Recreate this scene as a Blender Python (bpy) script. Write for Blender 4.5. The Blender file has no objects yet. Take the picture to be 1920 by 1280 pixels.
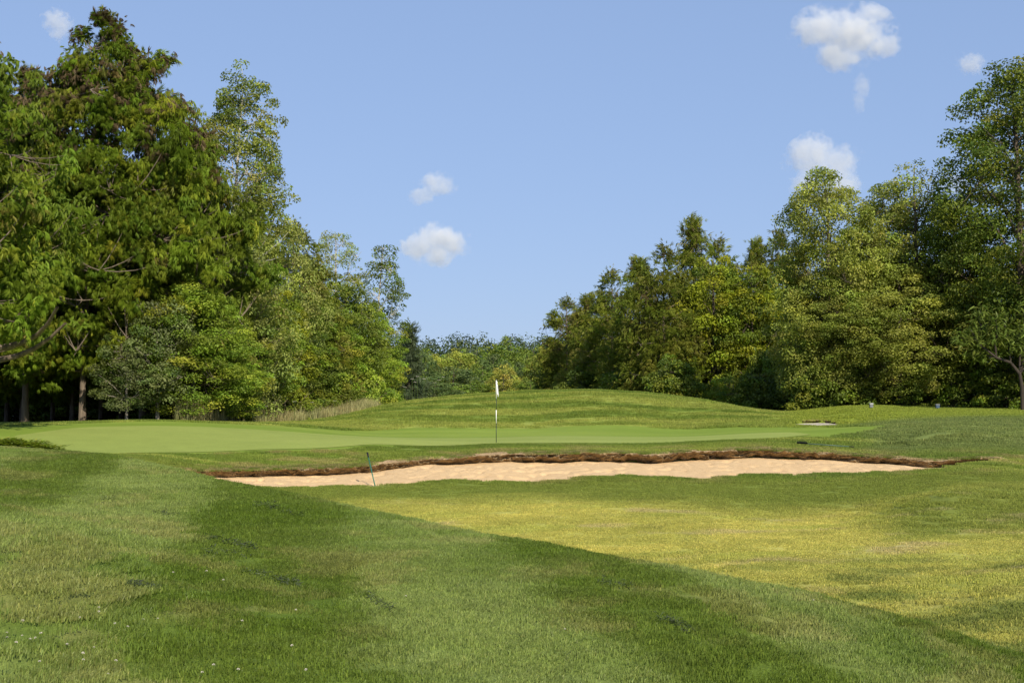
import bpy, math
import numpy as np
from mathutils import Vector

# ------------------------------------------------------------------ camera, sky, sun, exposure
SC = bpy.context.scene
COL = SC.collection
FPX, CZ = 2667.0, 1.7                     # focal length in photo pixels (1920 wide), eye height
TILT = math.atan(100.0 / FPX)
cam = bpy.data.cameras.new('camera')
cam.lens, cam.sensor_width, cam.clip_start, cam.clip_end = 50.0, 36.0, 0.1, 9000.0
camo = bpy.data.objects.new('camera', cam); COL.objects.link(camo)
camo.location = (0, 0, CZ); camo.rotation_euler = (math.pi / 2 + TILT, 0, 0)
SC.camera = camo

SUN_AZ, SUN_EL = 157.0, 37.0              # azimuth clockwise from the view direction (+Y)
w = bpy.data.worlds.new('World'); SC.world = w; w.use_nodes = True
nt = w.node_tree; nt.nodes.clear()
sky = nt.nodes.new('ShaderNodeTexSky'); sky.sky_type = 'NISHITA'; sky.sun_disc = False
sky.sun_elevation = math.radians(SUN_EL); sky.sun_rotation = math.radians(SUN_AZ)
sky.altitude = 300; sky.air_density = 1.0; sky.dust_density = 0.25; sky.ozone_density = 4.0
gam = nt.nodes.new('ShaderNodeGamma'); gam.inputs[1].default_value = 0.32          # one grade for the whole sky: softer gradient, bluer
tnt = nt.nodes.new('ShaderNodeMix'); tnt.data_type = 'RGBA'; tnt.blend_type = 'MULTIPLY'; tnt.inputs[0].default_value = 1.0
tnt.inputs[7].default_value = (1.33, 1.65, 2.32, 1)
bg = nt.nodes.new('ShaderNodeBackground'); bg.inputs['Strength'].default_value = 0.15
wo = nt.nodes.new('ShaderNodeOutputWorld')
nt.links.new(sky.outputs[0], gam.inputs[0]); nt.links.new(gam.outputs[0], tnt.inputs[6]); nt.links.new(tnt.outputs[2], bg.inputs[0]); nt.links.new(bg.outputs[0], wo.inputs[0])
sl = bpy.data.lights.new('sun', 'SUN'); sl.energy = 5.0; sl.angle = math.radians(0.53); sl.color = (1.0, 0.915, 0.74)
so = bpy.data.objects.new('sun', sl); COL.objects.link(so)
a, e = math.radians(SUN_AZ), math.radians(SUN_EL)
TOSUN = Vector((math.sin(a) * math.cos(e), math.cos(a) * math.cos(e), math.sin(e)))
so.rotation_euler = (-TOSUN).to_track_quat('-Z', 'Y').to_euler(); so.location = TOSUN * 60
vs = SC.view_settings
vs.view_transform = 'Standard'; vs.look = 'None'; vs.exposure = 0.3; vs.gamma = 1.0; vs.use_curve_mapping = False
cy = SC.cycles
cy.max_bounces = 5; cy.diffuse_bounces = 3; cy.glossy_bounces = 1; cy.transmission_bounces = 3; cy.volume_bounces = 3
cy.transparent_max_bounces = 4; cy.caustics_reflective = False; cy.caustics_refractive = False
cy.use_denoising = True; cy.denoiser = 'OPENIMAGEDENOISE'; cy.denoising_input_passes = 'RGB_ALBEDO_NORMAL'; cy.denoising_prefilter = 'ACCURATE'; cy.volume_step_rate = 1.0

# ------------------------------------------------------------------ helpers
def at(px, py, Y):
    """the point at forward distance Y that the photo shows at pixel px, py"""
    a, b = (px - 960) / FPX, (640 - py) / FPX
    c, s = math.cos(TILT), math.sin(TILT)
    dy, dz = c - b * s, s + b * c
    k = Y / dy
    return np.array((a * k, Y, CZ + dz * k))

def zof(py, Y): return at(960, py, Y)[2]

def hash2(ix, iy, seed):
    n = (ix.astype(np.int64) * 374761393 + iy.astype(np.int64) * 668265263 + seed * 1442695041) & 0xFFFFFFFF
    n = ((n ^ (n >> 13)) * 1274126177) & 0xFFFFFFFF
    return ((n ^ (n >> 16)) & 0xFFFF) / 65535.0

def vnoise(x, y, seed=0):
    x = np.asarray(x, float); y = np.asarray(y, float)
    ix, iy = np.floor(x), np.floor(y); fx, fy = x - ix, y - iy
    fx, fy = fx * fx * (3 - 2 * fx), fy * fy * (3 - 2 * fy)
    a, b, c, d = hash2(ix, iy, seed), hash2(ix + 1, iy, seed), hash2(ix, iy + 1, seed), hash2(ix + 1, iy + 1, seed)
    return (a * (1 - fx) + b * fx) * (1 - fy) + (c * (1 - fx) + d * fx) * fy

def fbm(x, y, seed=0, o=4):
    r, a, t = 0, .5, 0
    for i in range(o):
        r = r + a * vnoise(x * 2 ** i, y * 2 ** i, seed + 17 * i); t += a; a *= .5
    return r / t

def sstep(a, b, x):
    t = np.clip((x - a) / (b - a), 0, 1); return t * t * (3 - 2 * t)

def mesh_np(name, V, Q=None, T=None, C=None, mat=None, smooth=False):
    V = np.asarray(V, np.float32).reshape(-1, 3)
    me = bpy.data.meshes.new(name)
    parts, starts, n = [], [], 0
    for F, k in ((Q, 4), (T, 3)):
        if F is not None and len(F):
            F = np.asarray(F, np.int32).reshape(-1, k); parts.append(F.ravel())
            starts.append(n + np.arange(len(F)) * k); n += F.size
    me.vertices.add(len(V)); me.vertices.foreach_set('co', V.ravel())
    if parts:
        L = np.concatenate(parts).astype(np.int32); S = np.concatenate(starts).astype(np.int32)
        me.loops.add(len(L)); me.loops.foreach_set('vertex_index', L)
        me.polygons.add(len(S)); me.polygons.foreach_set('loop_start', S)
        me.polygons.foreach_set('use_smooth', np.full(len(S), smooth))
    if C is not None:
        at_ = me.attributes.new('col', 'FLOAT_COLOR', 'POINT')
        c4 = np.ones((len(V), 4), np.float32); c4[:, :3] = C
        at_.data.foreach_set('color', c4.ravel())
    me.update(calc_edges=True)
    if mat: me.materials.append(mat)
    return me

def link(name, data, parent=None, loc=None):
    o = bpy.data.objects.new(name, data); COL.objects.link(o)
    if parent is not None: o.parent = parent
    if loc is not None: o.location = loc
    return o

def tag(o, label, cat=None, group=None, kind=None):
    o['label'] = label
    if cat: o['category'] = cat
    if group: o['group'] = group
    if kind: o['kind'] = kind
    return o

def grid_faces(nr, nc):
    i = np.arange(nr - 1)[:, None] * nc + np.arange(nc - 1)[None, :]
    return np.stack([i, i + 1, i + nc + 1, i + nc], -1).reshape(-1, 4)

def tubes(lines, sides=6):
    """lines: [(points k,3 ; radii k)] -> verts, quads"""
    Vs, Qs, n = [], [], 0
    ang = np.arange(sides) / sides * 2 * np.pi
    for P, R in lines:
        P = np.asarray(P, float); R = np.asarray(R, float); k = len(P)
        D = np.gradient(P, axis=0); D /= np.linalg.norm(D, axis=1)[:, None] + 1e-9
        ref = np.where(np.abs(D[:, 2:3]) > .9, np.array([[1., 0, 0]]), np.array([[0, 0, 1.]]))
        A = np.cross(D, ref); A /= np.linalg.norm(A, axis=1)[:, None] + 1e-9
        B = np.cross(D, A)
        ring = P[:, None] + R[:, None, None] * (np.cos(ang)[None, :, None] * A[:, None] + np.sin(ang)[None, :, None] * B[:, None])
        Vs.append(ring.reshape(-1, 3))
        i = np.arange(k - 1)[:, None] * sides + np.arange(sides)[None]
        j = np.arange(k - 1)[:, None] * sides + (np.arange(sides)[None] + 1) % sides
        Qs.append((np.stack([i, j, j + sides, i + sides], -1).reshape(-1, 4)) + n); n += k * sides
    return np.concatenate(Vs), np.concatenate(Qs)

def norm(v): return v / (np.linalg.norm(v, axis=-1, keepdims=True) + 1e-9)

# ------------------------------------------------------------------ materials
def newmat(name):
    m = bpy.data.materials.new(name); m.use_nodes = True
    t = m.node_tree; t.nodes.clear()
    out = t.nodes.new('ShaderNodeOutputMaterial')
    return m, t, out

def N(t, kind, **kw):
    n = t.nodes.new(kind)
    for k, v in kw.items():
        if hasattr(n, k) and k not in ('inputs',): setattr(n, k, v)
    return n

def noise_node(t, scale, detail=3, rough=.6, vec=None):
    n = t.nodes.new('ShaderNodeTexNoise'); n.inputs['Scale'].default_value = scale
    n.inputs['Detail'].default_value = detail; n.inputs['Roughness'].default_value = rough
    if vec is not None: t.links.new(vec, n.inputs['Vector'])
    return n

def ramp(t, fac, stops):
    r = t.nodes.new('ShaderNodeValToRGB'); t.links.new(fac, r.inputs[0])
    el = r.color_ramp.elements
    while len(el) < len(stops): el.new(.5)
    for s, (p, c) in zip(el, stops): s.position = p; s.color = (*c, 1) if len(c) == 3 else c
    return r.outputs[0]

def mul(t, a, b, fac=1.0, mode='MULTIPLY'):
    m = t.nodes.new('ShaderNodeMix'); m.data_type = 'RGBA'; m.blend_type = mode
    m.inputs[0].default_value = fac; t.links.new(a, m.inputs[6]); t.links.new(b, m.inputs[7])
    return m.outputs[2]

def scaled_pos(t, sx, sy, sz):
    g = t.nodes.new('ShaderNodeNewGeometry'); mp = t.nodes.new('ShaderNodeMapping')
    mp.inputs['Scale'].default_value = (sx, sy, sz); t.links.new(g.outputs['Position'], mp.inputs['Vector'])
    return mp.outputs[0]

def leaf_material(name, trans=.3, spec=.25, rough=.5):
    m, t, out = newmat(name)
    at_ = N(t, 'ShaderNodeAttribute', attribute_name='col')
    p = t.nodes.new('ShaderNodeBsdfPrincipled'); p.inputs['Roughness'].default_value = rough
    p.inputs['Specular IOR Level'].default_value = spec
    oi = t.nodes.new('ShaderNodeObjectInfo')
    hs = t.nodes.new('ShaderNodeHueSaturation')
    mr = t.nodes.new('ShaderNodeMapRange'); mr.inputs['To Min'].default_value = .86; mr.inputs['To Max'].default_value = 1.14
    t.links.new(oi.outputs['Random'], mr.inputs[0]); t.links.new(mr.outputs[0], hs.inputs['Value'])
    t.links.new(at_.outputs['Color'], hs.inputs['Color'])
    t.links.new(hs.outputs[0], p.inputs['Base Color'])
    tr = t.nodes.new('ShaderNodeBsdfTranslucent')
    wc = t.nodes.new('ShaderNodeRGB'); wc.outputs[0].default_value = (1.15, 1.2, .55, 1)
    t.links.new(mul(t, hs.outputs[0], wc.outputs[0]), tr.inputs[0])
    mx = t.nodes.new('ShaderNodeMixShader'); mx.inputs[0].default_value = trans
    t.links.new(p.outputs[0], mx.inputs[1]); t.links.new(tr.outputs[0], mx.inputs[2]); t.links.new(mx.outputs[0], out.inputs[0])
    return m

def bark_material(name, c1, c2, scale=9, stretch=.15):
    m, t, out = newmat(name)
    v = scaled_pos(t, 1, 1, stretch)
    n = noise_node(t, scale, 5, .7, v)
    c = ramp(t, n.outputs[0], [(.3, c1), (.7, c2)])
    p = t.nodes.new('ShaderNodeBsdfPrincipled'); p.inputs['Roughness'].default_value = .85
    p.inputs['Specular IOR Level'].default_value = .15
    t.links.new(c, p.inputs['Base Color'])
    b = t.nodes.new('ShaderNodeBump'); b.inputs['Strength'].default_value = .8; b.inputs['Distance'].default_value = .03
    t.links.new(n.outputs[0], b.inputs['Height']); t.links.new(b.outputs[0], p.inputs['Normal'])
    t.links.new(p.outputs[0], out.inputs[0])
    return m

def flat_material(name, c, rough=.6, spec=.3, var=.15, scale=30):
    m, t, out = newmat(name)
    n = noise_node(t, scale, 3)
    lo, hi = [x * (1 - var) for x in c], [x * (1 + var) for x in c]
    p = t.nodes.new('ShaderNodeBsdfPrincipled'); p.inputs['Roughness'].default_value = rough
    p.inputs['Specular IOR Level'].default_value = spec
    t.links.new(ramp(t, n.outputs[0], [(.3, lo), (.7, hi)]), p.inputs['Base Color']); t.links.new(p.outputs[0], out.inputs[0])
    return m

def turf_material(name, fine=60, amp=.45, bump=.5):
    """ground colour comes from the 'col' attribute; grain and small relief from noise"""
    m, t, out = newmat(name)
    at_ = N(t, 'ShaderNodeAttribute', attribute_name='col')
    g = t.nodes.new('ShaderNodeNewGeometry')
    n1 = noise_node(t, fine, 4, .75, g.outputs['Position']); n2 = noise_node(t, fine * .12, 4, .65, g.outputs['Position'])
    c1 = ramp(t, n1.outputs[0], [(.25, (1 - amp,) * 3), (.75, (1 + amp,) * 3)])
    c2 = ramp(t, n2.outputs[0], [(.3, (1 - amp * .45,) * 3), (.7, (1 + amp * .45, 1 + amp * .4, 1 + amp * .3))])
    p = t.nodes.new('ShaderNodeBsdfPrincipled'); p.inputs['Roughness'].default_value = .9
    p.inputs['Specular IOR Level'].default_value = .1
    t.links.new(mul(t, mul(t, at_.outputs['Color'], c1), c2), p.inputs['Base Color'])
    b = t.nodes.new('ShaderNodeBump'); b.inputs['Strength'].default_value = bump; b.inputs['Distance'].default_value = .03
    t.links.new(n1.outputs[0], b.inputs['Height']); t.links.new(b.outputs[0], p.inputs['Normal'])
    t.links.new(p.outputs[0], out.inputs[0])
    return m

def blade_material(name):
    m, t, out = newmat(name)
    at_ = N(t, 'ShaderNodeAttribute', attribute_name='tint', attribute_type='INSTANCER')
    bl = N(t, 'ShaderNodeAttribute', attribute_name='col')
    g = t.nodes.new('ShaderNodeNewGeometry')
    n2 = noise_node(t, 7, 3, .6, g.outputs['Position'])
    c2 = ramp(t, n2.outputs[0], [(.3, (.82, .82, .82)), (.7, (1.18, 1.15, 1.1))])
    c = mul(t, mul(t, at_.outputs['Color'], bl.outputs['Color']), c2)
    p = t.nodes.new('ShaderNodeBsdfPrincipled'); p.inputs['Roughness'].default_value = .5
    p.inputs['Specular IOR Level'].default_value = .3
    t.links.new(c, p.inputs['Base Color'])
    tr = t.nodes.new('ShaderNodeBsdfTranslucent'); t.links.new(c, tr.inputs[0])
    mx = t.nodes.new('ShaderNodeMixShader'); mx.inputs[0].default_value = .35
    t.links.new(p.outputs[0], mx.inputs[1]); t.links.new(tr.outputs[0], mx.inputs[2]); t.links.new(mx.outputs[0], out.inputs[0])
    return m

LEAF = leaf_material('broad_leaf', .38); NEEDLE = leaf_material('cedar_spray', .32, .2, .55)
BARK = bark_material('grey_bark', (.05, .038, .028), (.17, .135, .10))
BIRCH = bark_material('pale_bark', (.28, .25, .21), (.62, .58, .52), 5, 2.5)
GREYB = bark_material('light_grey_bark', (.13, .11, .09), (.32, .28, .23))
CEDARBARK = bark_material('cedar_bark', (.09, .068, .05), (.24, .19, .145))
DARKBARK = bark_material('dark_bark', (.025, .02, .016), (.075, .06, .048))
TURF = turf_material('turf'); FINE = turf_material('close_mown_turf', 90, .16, .15)
BLADE = blade_material('grass_blade')

# ------------------------------------------------------------------ terrain
CREST = np.array([(-700, 28), (-300, 27), (0, 25), (200, 24), (330, 23), (482, 21.3), (640, 19.7), (760, 18.7), (1000, 17), (1250, 15.5), (1480, 14.2),
                  (1673, 13.1), (1920, 12), (2300, 10.4), (3000, 8.5)], float)
cp = []     # control points px, Y, z
def P(px, py, Y): cp.append((px, Y, zof(py, Y)))
def Z(px, Y, z): cp.append((px, Y, z))
# foreground hill
for px, z in ((-700, .6), (-300, .4), (0, .2), (500, .1), (960, .0), (1500, -.12), (1920, -.25), (2500, -.4)): Z(px, 4, z)
for px, py, Y in ((0, 1280, 7.5), (0, 1000, 11.5), (0, 905, 18), (0, 838, 25), (200, 858, 24), (330, 890, 23), (400, 904, 22.2), (482, 918, 21.3), (555, 931, 20.5), (640, 952, 19.7),
                  (760, 975, 18.7), (1000, 1017, 17), (1250, 1067, 15.5), (1480, 1115, 14.2), (1673, 1164, 13.1), (1920, 1238, 12),
                  (500, 1280, 8), (500, 1100, 12), (500, 1000, 15.5), (250, 930, 17.5), (1000, 1280, 8.6), (1000, 1130, 11.8),
                  (750, 1050, 14), (1500, 1280, 9.6), (1500, 1190, 11.5), (1920, 1290, 10.9)): P(px, py, Y)
Z(-300, 12, .75); Z(-300, 25, 1.0); Z(-700, 12, 1.0); Z(-700, 26, 1.3); Z(2400, 9.5, -.75); Z(3000, 9, -.9)
# hollow behind the hill
for px, Y, z in ((2500, 13, -.95), (1920, 14.5, -.95), (1700, 16, -.98), (1500, 17.5, -.98), (1250, 20, -.96), (1000, 22.5, -.93), (760, 25, -.9),
                 (520, 28, -.85), (330, 31, -.55), (200, 31, -.1), (0, 31, .45), (-300, 32, .8), (-700, 34, 1.1)): Z(px, Y, z)
for px, py, Y in ((1000, 930, 35.5), (1000, 965, 31.3), (700, 930, 36), (1400, 955, 32.5), (1400, 1000, 27.5), (1400, 1060, 22), (1650, 960, 32),
                  (1650, 1060, 21.8), (1900, 1110, 18.2), (1890, 1020, 24.5), (1890, 932, 31), (1780, 940, 30.5), (1850, 905, 36.5), (1600, 910, 37.5), (1300, 920, 36)): P(px, py, Y)
# bunker edges
FRONT = [(250, 895, 35.0), (300, 905, 36.0), (420, 911, 37.2), (520, 913, 38.2), (700, 910, 39.4), (1000, 905, 40), (1300, 897, 40.4), (1500, 890, 41), (1650, 884.5, 41.1), (1760, 877, 41.3), (1865, 862, 42.9)]
BACK = [(250, 876, 36.0), (300, 879, 37.2), (340, 880.5, 38.3), (420, 881, 39.8), (520, 879, 41.2), (690, 873, 43.0), (760, 864, 43.7), (850, 857, 44.2), (960, 850, 44.5), (1100, 848, 44.8), (1300, 847, 45.1),
        (1400, 842, 45.4), (1500, 845, 45.6), (1570, 850, 45.5), (1650, 857, 45.1), (1760, 863, 44.3), (1865, 859.5, 43.4)]
for q in FRONT[1:] + BACK[1:]: P(*q)
P(200, 866, 37)
# green, collar and the bank below it
for q in ((930, 831, 48), (930, 829, 50), (1000, 818, 57), (1300, 827, 49), (1500, 822, 49.5), (1650, 804, 56), (700, 833, 46.8), (500, 841, 45),
          (350, 847, 43.5), (200, 850, 41.5), (60, 843, 39.5), (0, 797, 52), (150, 793, 56), (300, 789, 58), (420, 793, 60), (560, 798, 64), (200, 816, 48), (400, 816, 50),
          (600, 816, 54), (1400, 812, 57), (700, 804, 66), (1000, 803, 66), (1300, 803, 66), (1450, 801, 64), (1600, 799, 61), (930, 840, 46), (1250, 838, 46.8), (1500, 834, 47.5)): P(*q)
# mound
for q in ((600, 796, 68), (700, 771, 74), (800, 750, 78), (900, 738, 80), (1000, 731, 81), (1100, 730, 81), (1200, 735, 80), (1300, 748, 78), (1400, 769, 74),
          (1455, 781, 71), (1000, 768, 73), (850, 774, 72), (1250, 774, 72)): P(*q)
for px in (600, 800, 1000, 1200, 1400): Z(px, 97, .35)
for px in (800, 1000, 1200): Z(px, 89, 1.0)
# tees and the rough on the far right
for q in ((1530, 777, 71.5), (1600, 769, 70.5), (1640, 767, 71), (1750, 768, 71), (1920, 770, 70), (1545, 797, 64.7), (1520, 788, 68.2), (1590, 793, 66), (1900, 872, 42.5), (1900, 822, 50), (1900, 789, 59),
          (1750, 846, 46), (1660, 826, 49), (1720, 803, 56), (1800, 800, 54), (1800, 783, 62), (1650, 785, 65), (1435, 781, 86), (1500, 781, 86)): P(*q)
for px in (1560, 1700, 1900): Z(px, 84, .95)
for px, Y, z in ((2400, 18, -.7), (2400, 30, -.3), (2400, 42, .1), (2400, 55, .8), (2400, 70, 1.1), (3200, 30, .3), (3200, 60, 1.2)): Z(px, Y, z)
# under the woods and beyond
for px, Y, z in ((-700, 50, .9), (-700, 80, .6), (-300, 46, .75), (-300, 70, .5), (0, 66, .35), (300, 72, .3), (500, 68, .38), (500, 80, .4), (650, 78, .62), (650, 95, .5)): Z(px, Y, z)
for px in (-700, 0, 600, 1200, 1800, 2600):
    for Y in (115, 140): Z(px, Y, .35)
cp = np.array(cp)
def uv(px, Y): return np.stack([(px - 960) / FPX * 2.6, np.log(Y)], -1)
def tps(r2): return .5 * r2 * np.log(r2 + 1e-12)
_A = uv(cp[:, 0], cp[:, 1])
_n = len(_A)
_K = tps(((_A[:, None] - _A[None]) ** 2).sum(-1)) + np.eye(_n) * 2e-4
_Pm = np.concatenate([np.ones((_n, 1)), _A], 1)
_M = np.block([[_K, _Pm], [_Pm.T, np.zeros((3, 3))]])
_W = np.linalg.solve(_M, np.concatenate([cp[:, 2], np.zeros(3)]))

HUMPS = ((1880, 31.5, .16, 2.0, 1.6), (1800, 26.5, -.06, 1.6, 1.4), (1690, 48.6, -.20, 1.3, 1.2), (1790, 50.5, .16, 1.4, 2.6), (1700, 56.5, .16, 2.2, 1.6), (1640, 52.5, .05, 1.2, 1.0))
def height(x, y):
    x = np.atleast_1d(np.asarray(x, float)); y = np.atleast_1d(np.asarray(y, float))
    yc = np.clip(y, 3.5, 135)
    px = np.clip(960 + FPX * x / np.maximum(y, 3.5), -900, 3200)
    q = uv(px, yc); out = np.empty(len(q))
    for i in range(0, len(q), 20000):
        s = q[i:i + 20000]
        k = tps(((s[:, None] - _A[None]) ** 2).sum(-1))
        out[i:i + 20000] = k @ _W[:_n] + _W[_n] + s @ _W[_n + 1:]
    f = sstep(100, 135, y); out = out * (1 - f) + .35 * f
    rise = 9.5 * sstep(230, 520, y) * (.8 + .4 * fbm(x * .006, y * .002, 5, 2))
    out = out + rise
    for px_, Y_, am, wx, wy in HUMPS:
        out = out + am * np.exp(-((x - (px_ - 960) / FPX * Y_) / wx) ** 2 - ((y - Y_) / wy) ** 2)
    und = (fbm(x * .35, y * .35, 3, 3) - .5) * (.10 - .075 * sstep(33, 38, y)) * sstep(100, 60, y)
    return out + und
def ground(px, Y):
    x = (px - 960) / FPX * Y
    return np.array((x, Y, float(height(x, Y)[0])))
def crest_y(x, y): return np.interp(960 + FPX * x / np.maximum(y, 2), CREST[:, 0], CREST[:, 1])

def curve(pts, n):
    """smooth Catmull-Rom through world points"""
    Pt = np.array(pts, float); Pt = np.vstack([2 * Pt[0] - Pt[1], Pt, 2 * Pt[-1] - Pt[-2]])
    t = np.linspace(0, len(pts) - 1 - 1e-6, n); i = t.astype(int); f = (t - i)[:, None]
    p0, p1, p2, p3 = Pt[i], Pt[i + 1], Pt[i + 2], Pt[i + 3]
    return .5 * (2 * p1 + (p2 - p0) * f + (2 * p0 - 5 * p1 + 4 * p2 - p3) * f ** 2 + (3 * p1 - p0 - 3 * p2 + p3) * f ** 3)
def resample(c, n):
    d = np.concatenate([[0], np.cumsum(np.linalg.norm(np.diff(c[:, :2], axis=0), axis=1))])
    s = np.linspace(0, d[-1], n); return np.stack([np.interp(s, d, c[:, k]) for k in range(c.shape[1])], 1)
def wpts(L): return [at(*q) for q in L]
def by_px(c, n):
    """resample a left-to-right curve at even x"""
    xs = np.linspace(c[0, 0], c[-1, 0], n); return np.stack([xs, np.interp(xs, c[:, 0], c[:, 1])], 1)

bf, bb = resample(curve(wpts(FRONT), 400), 900), resample(curve(wpts(BACK), 400), 900)
wob = (fbm(bb[:, 0] * 1.1, bb[:, 0] * 0, 41, 3) - .5) * .55 + (fbm(bb[:, 0] * 4.5, bb[:, 0] * 0, 42, 2) - .5) * .16
bb[:, 1] += wob * np.minimum(1, np.minimum(np.arange(900), np.arange(900)[::-1]) / 60)
def in_poly(x, y, poly):
    r = np.zeros(len(x), bool); m = len(poly); j = m - 1
    for i in range(m):
        xi, yi, xj, yj = poly[i][0], poly[i][1], poly[j][0], poly[j][1]
        if yi != yj:
            c = ((yi > y) != (yj > y)) & (x < (xj - xi) * (y - yi) / (yj - yi) + xi); r ^= c
        j = i
    return r
def bunker_depth(x, y, fr=bf, ba=bb):
    """distance in from the front edge and from the back edge (negative outside)"""
    yf = np.interp(x, fr[:, 0], fr[:, 1], left=1e3, right=1e3); yb = np.interp(x, ba[:, 0], ba[:, 1], left=-1e3, right=-1e3)
    return y - yf, yb - y

GREEN_F = [(33, 812, 46), (10, 826, 42.5), (60, 843, 40.1), (120, 848, 40.3), (200, 849.5, 41.5), (350, 847, 43.5), (500, 841.5, 45), (650, 835, 46.6), (800, 831.5, 47.6), (930, 831, 48.3), (1100, 829, 48.8), (1300, 827, 49.3), (1450, 823, 50), (1520, 818, 52)]
GREEN_B = [(33, 812, 46), (75, 806, 48.2), (135, 802, 51.3), (215, 800, 53), (310, 801, 54), (400, 803, 54.8), (550, 811, 56), (700, 815, 57), (930, 817, 57.8), (1100, 814, 58.3), (1300, 811, 58), (1450, 812, 56.5), (1520, 817, 52.6)]
COLL_F = [(-90, 808, 47), (-95, 820, 44.5), (-20, 842, 40.5), (60, 850, 39.4), (200, 853, 40.8), (350, 850, 42.8), (500, 843.5, 44.4), (650, 837, 46), (800, 833.5, 47), (930, 833, 47.6), (1100, 831, 48.1), (1300, 829, 48.6), (1450, 825, 49.2), (1600, 815, 52), (1675, 804, 56.2)]
COLL_B = [(-90, 808, 47), (-30, 800, 49.7), (40, 796, 52.8), (110, 794, 55.2), (200, 793, 57), (330, 790, 59), (480, 796, 61.5), (620, 803, 64), (760, 803.5, 66), (1000, 803, 66.3), (1300, 803, 66), (1450, 801, 64.5), (1600, 798, 61.5), (1675, 802, 56.8)]
def lens(F, B, nt=260):
    f, b = curve(wpts(F), 300), curve(wpts(B), 300)
    xs0, xs1 = max(f[0, 0], b[0, 0]), min(f[-1, 0], b[-1, 0])
    f, b = f[np.argsort(f[:, 0])], b[np.argsort(b[:, 0])]
    xs = xs0 + (xs1 - xs0) * (.5 - .5 * np.cos(np.linspace(0, np.pi, nt)))
    return xs, np.interp(xs, f[:, 0], f[:, 1]), np.interp(xs, b[:, 0], b[:, 1])
gx, gf, gb = lens(GREEN_F, GREEN_B); cx, cf, cb = lens(COLL_F, COLL_B)
def inside(x, y, L): 
    xs, f, b = L
    return np.minimum(y - np.interp(x, xs, f, left=1e3, right=1e3), np.interp(x, xs, b, left=-1e3, right=-1e3) - y)
# second, far bunker
FB_F = [(1468, 789.5, 66.5), (1500, 795, 65.2), (1545, 797, 64.7), (1585, 796.5, 64.6), (1606, 795.5, 64.8)]
FB_B = [(1468, 788.5, 67), (1490, 787, 68), (1530, 788, 68.3), (1570, 791, 67), (1606, 795, 65.2)]
b2 = lens(FB_F, FB_B, 120)

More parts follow.
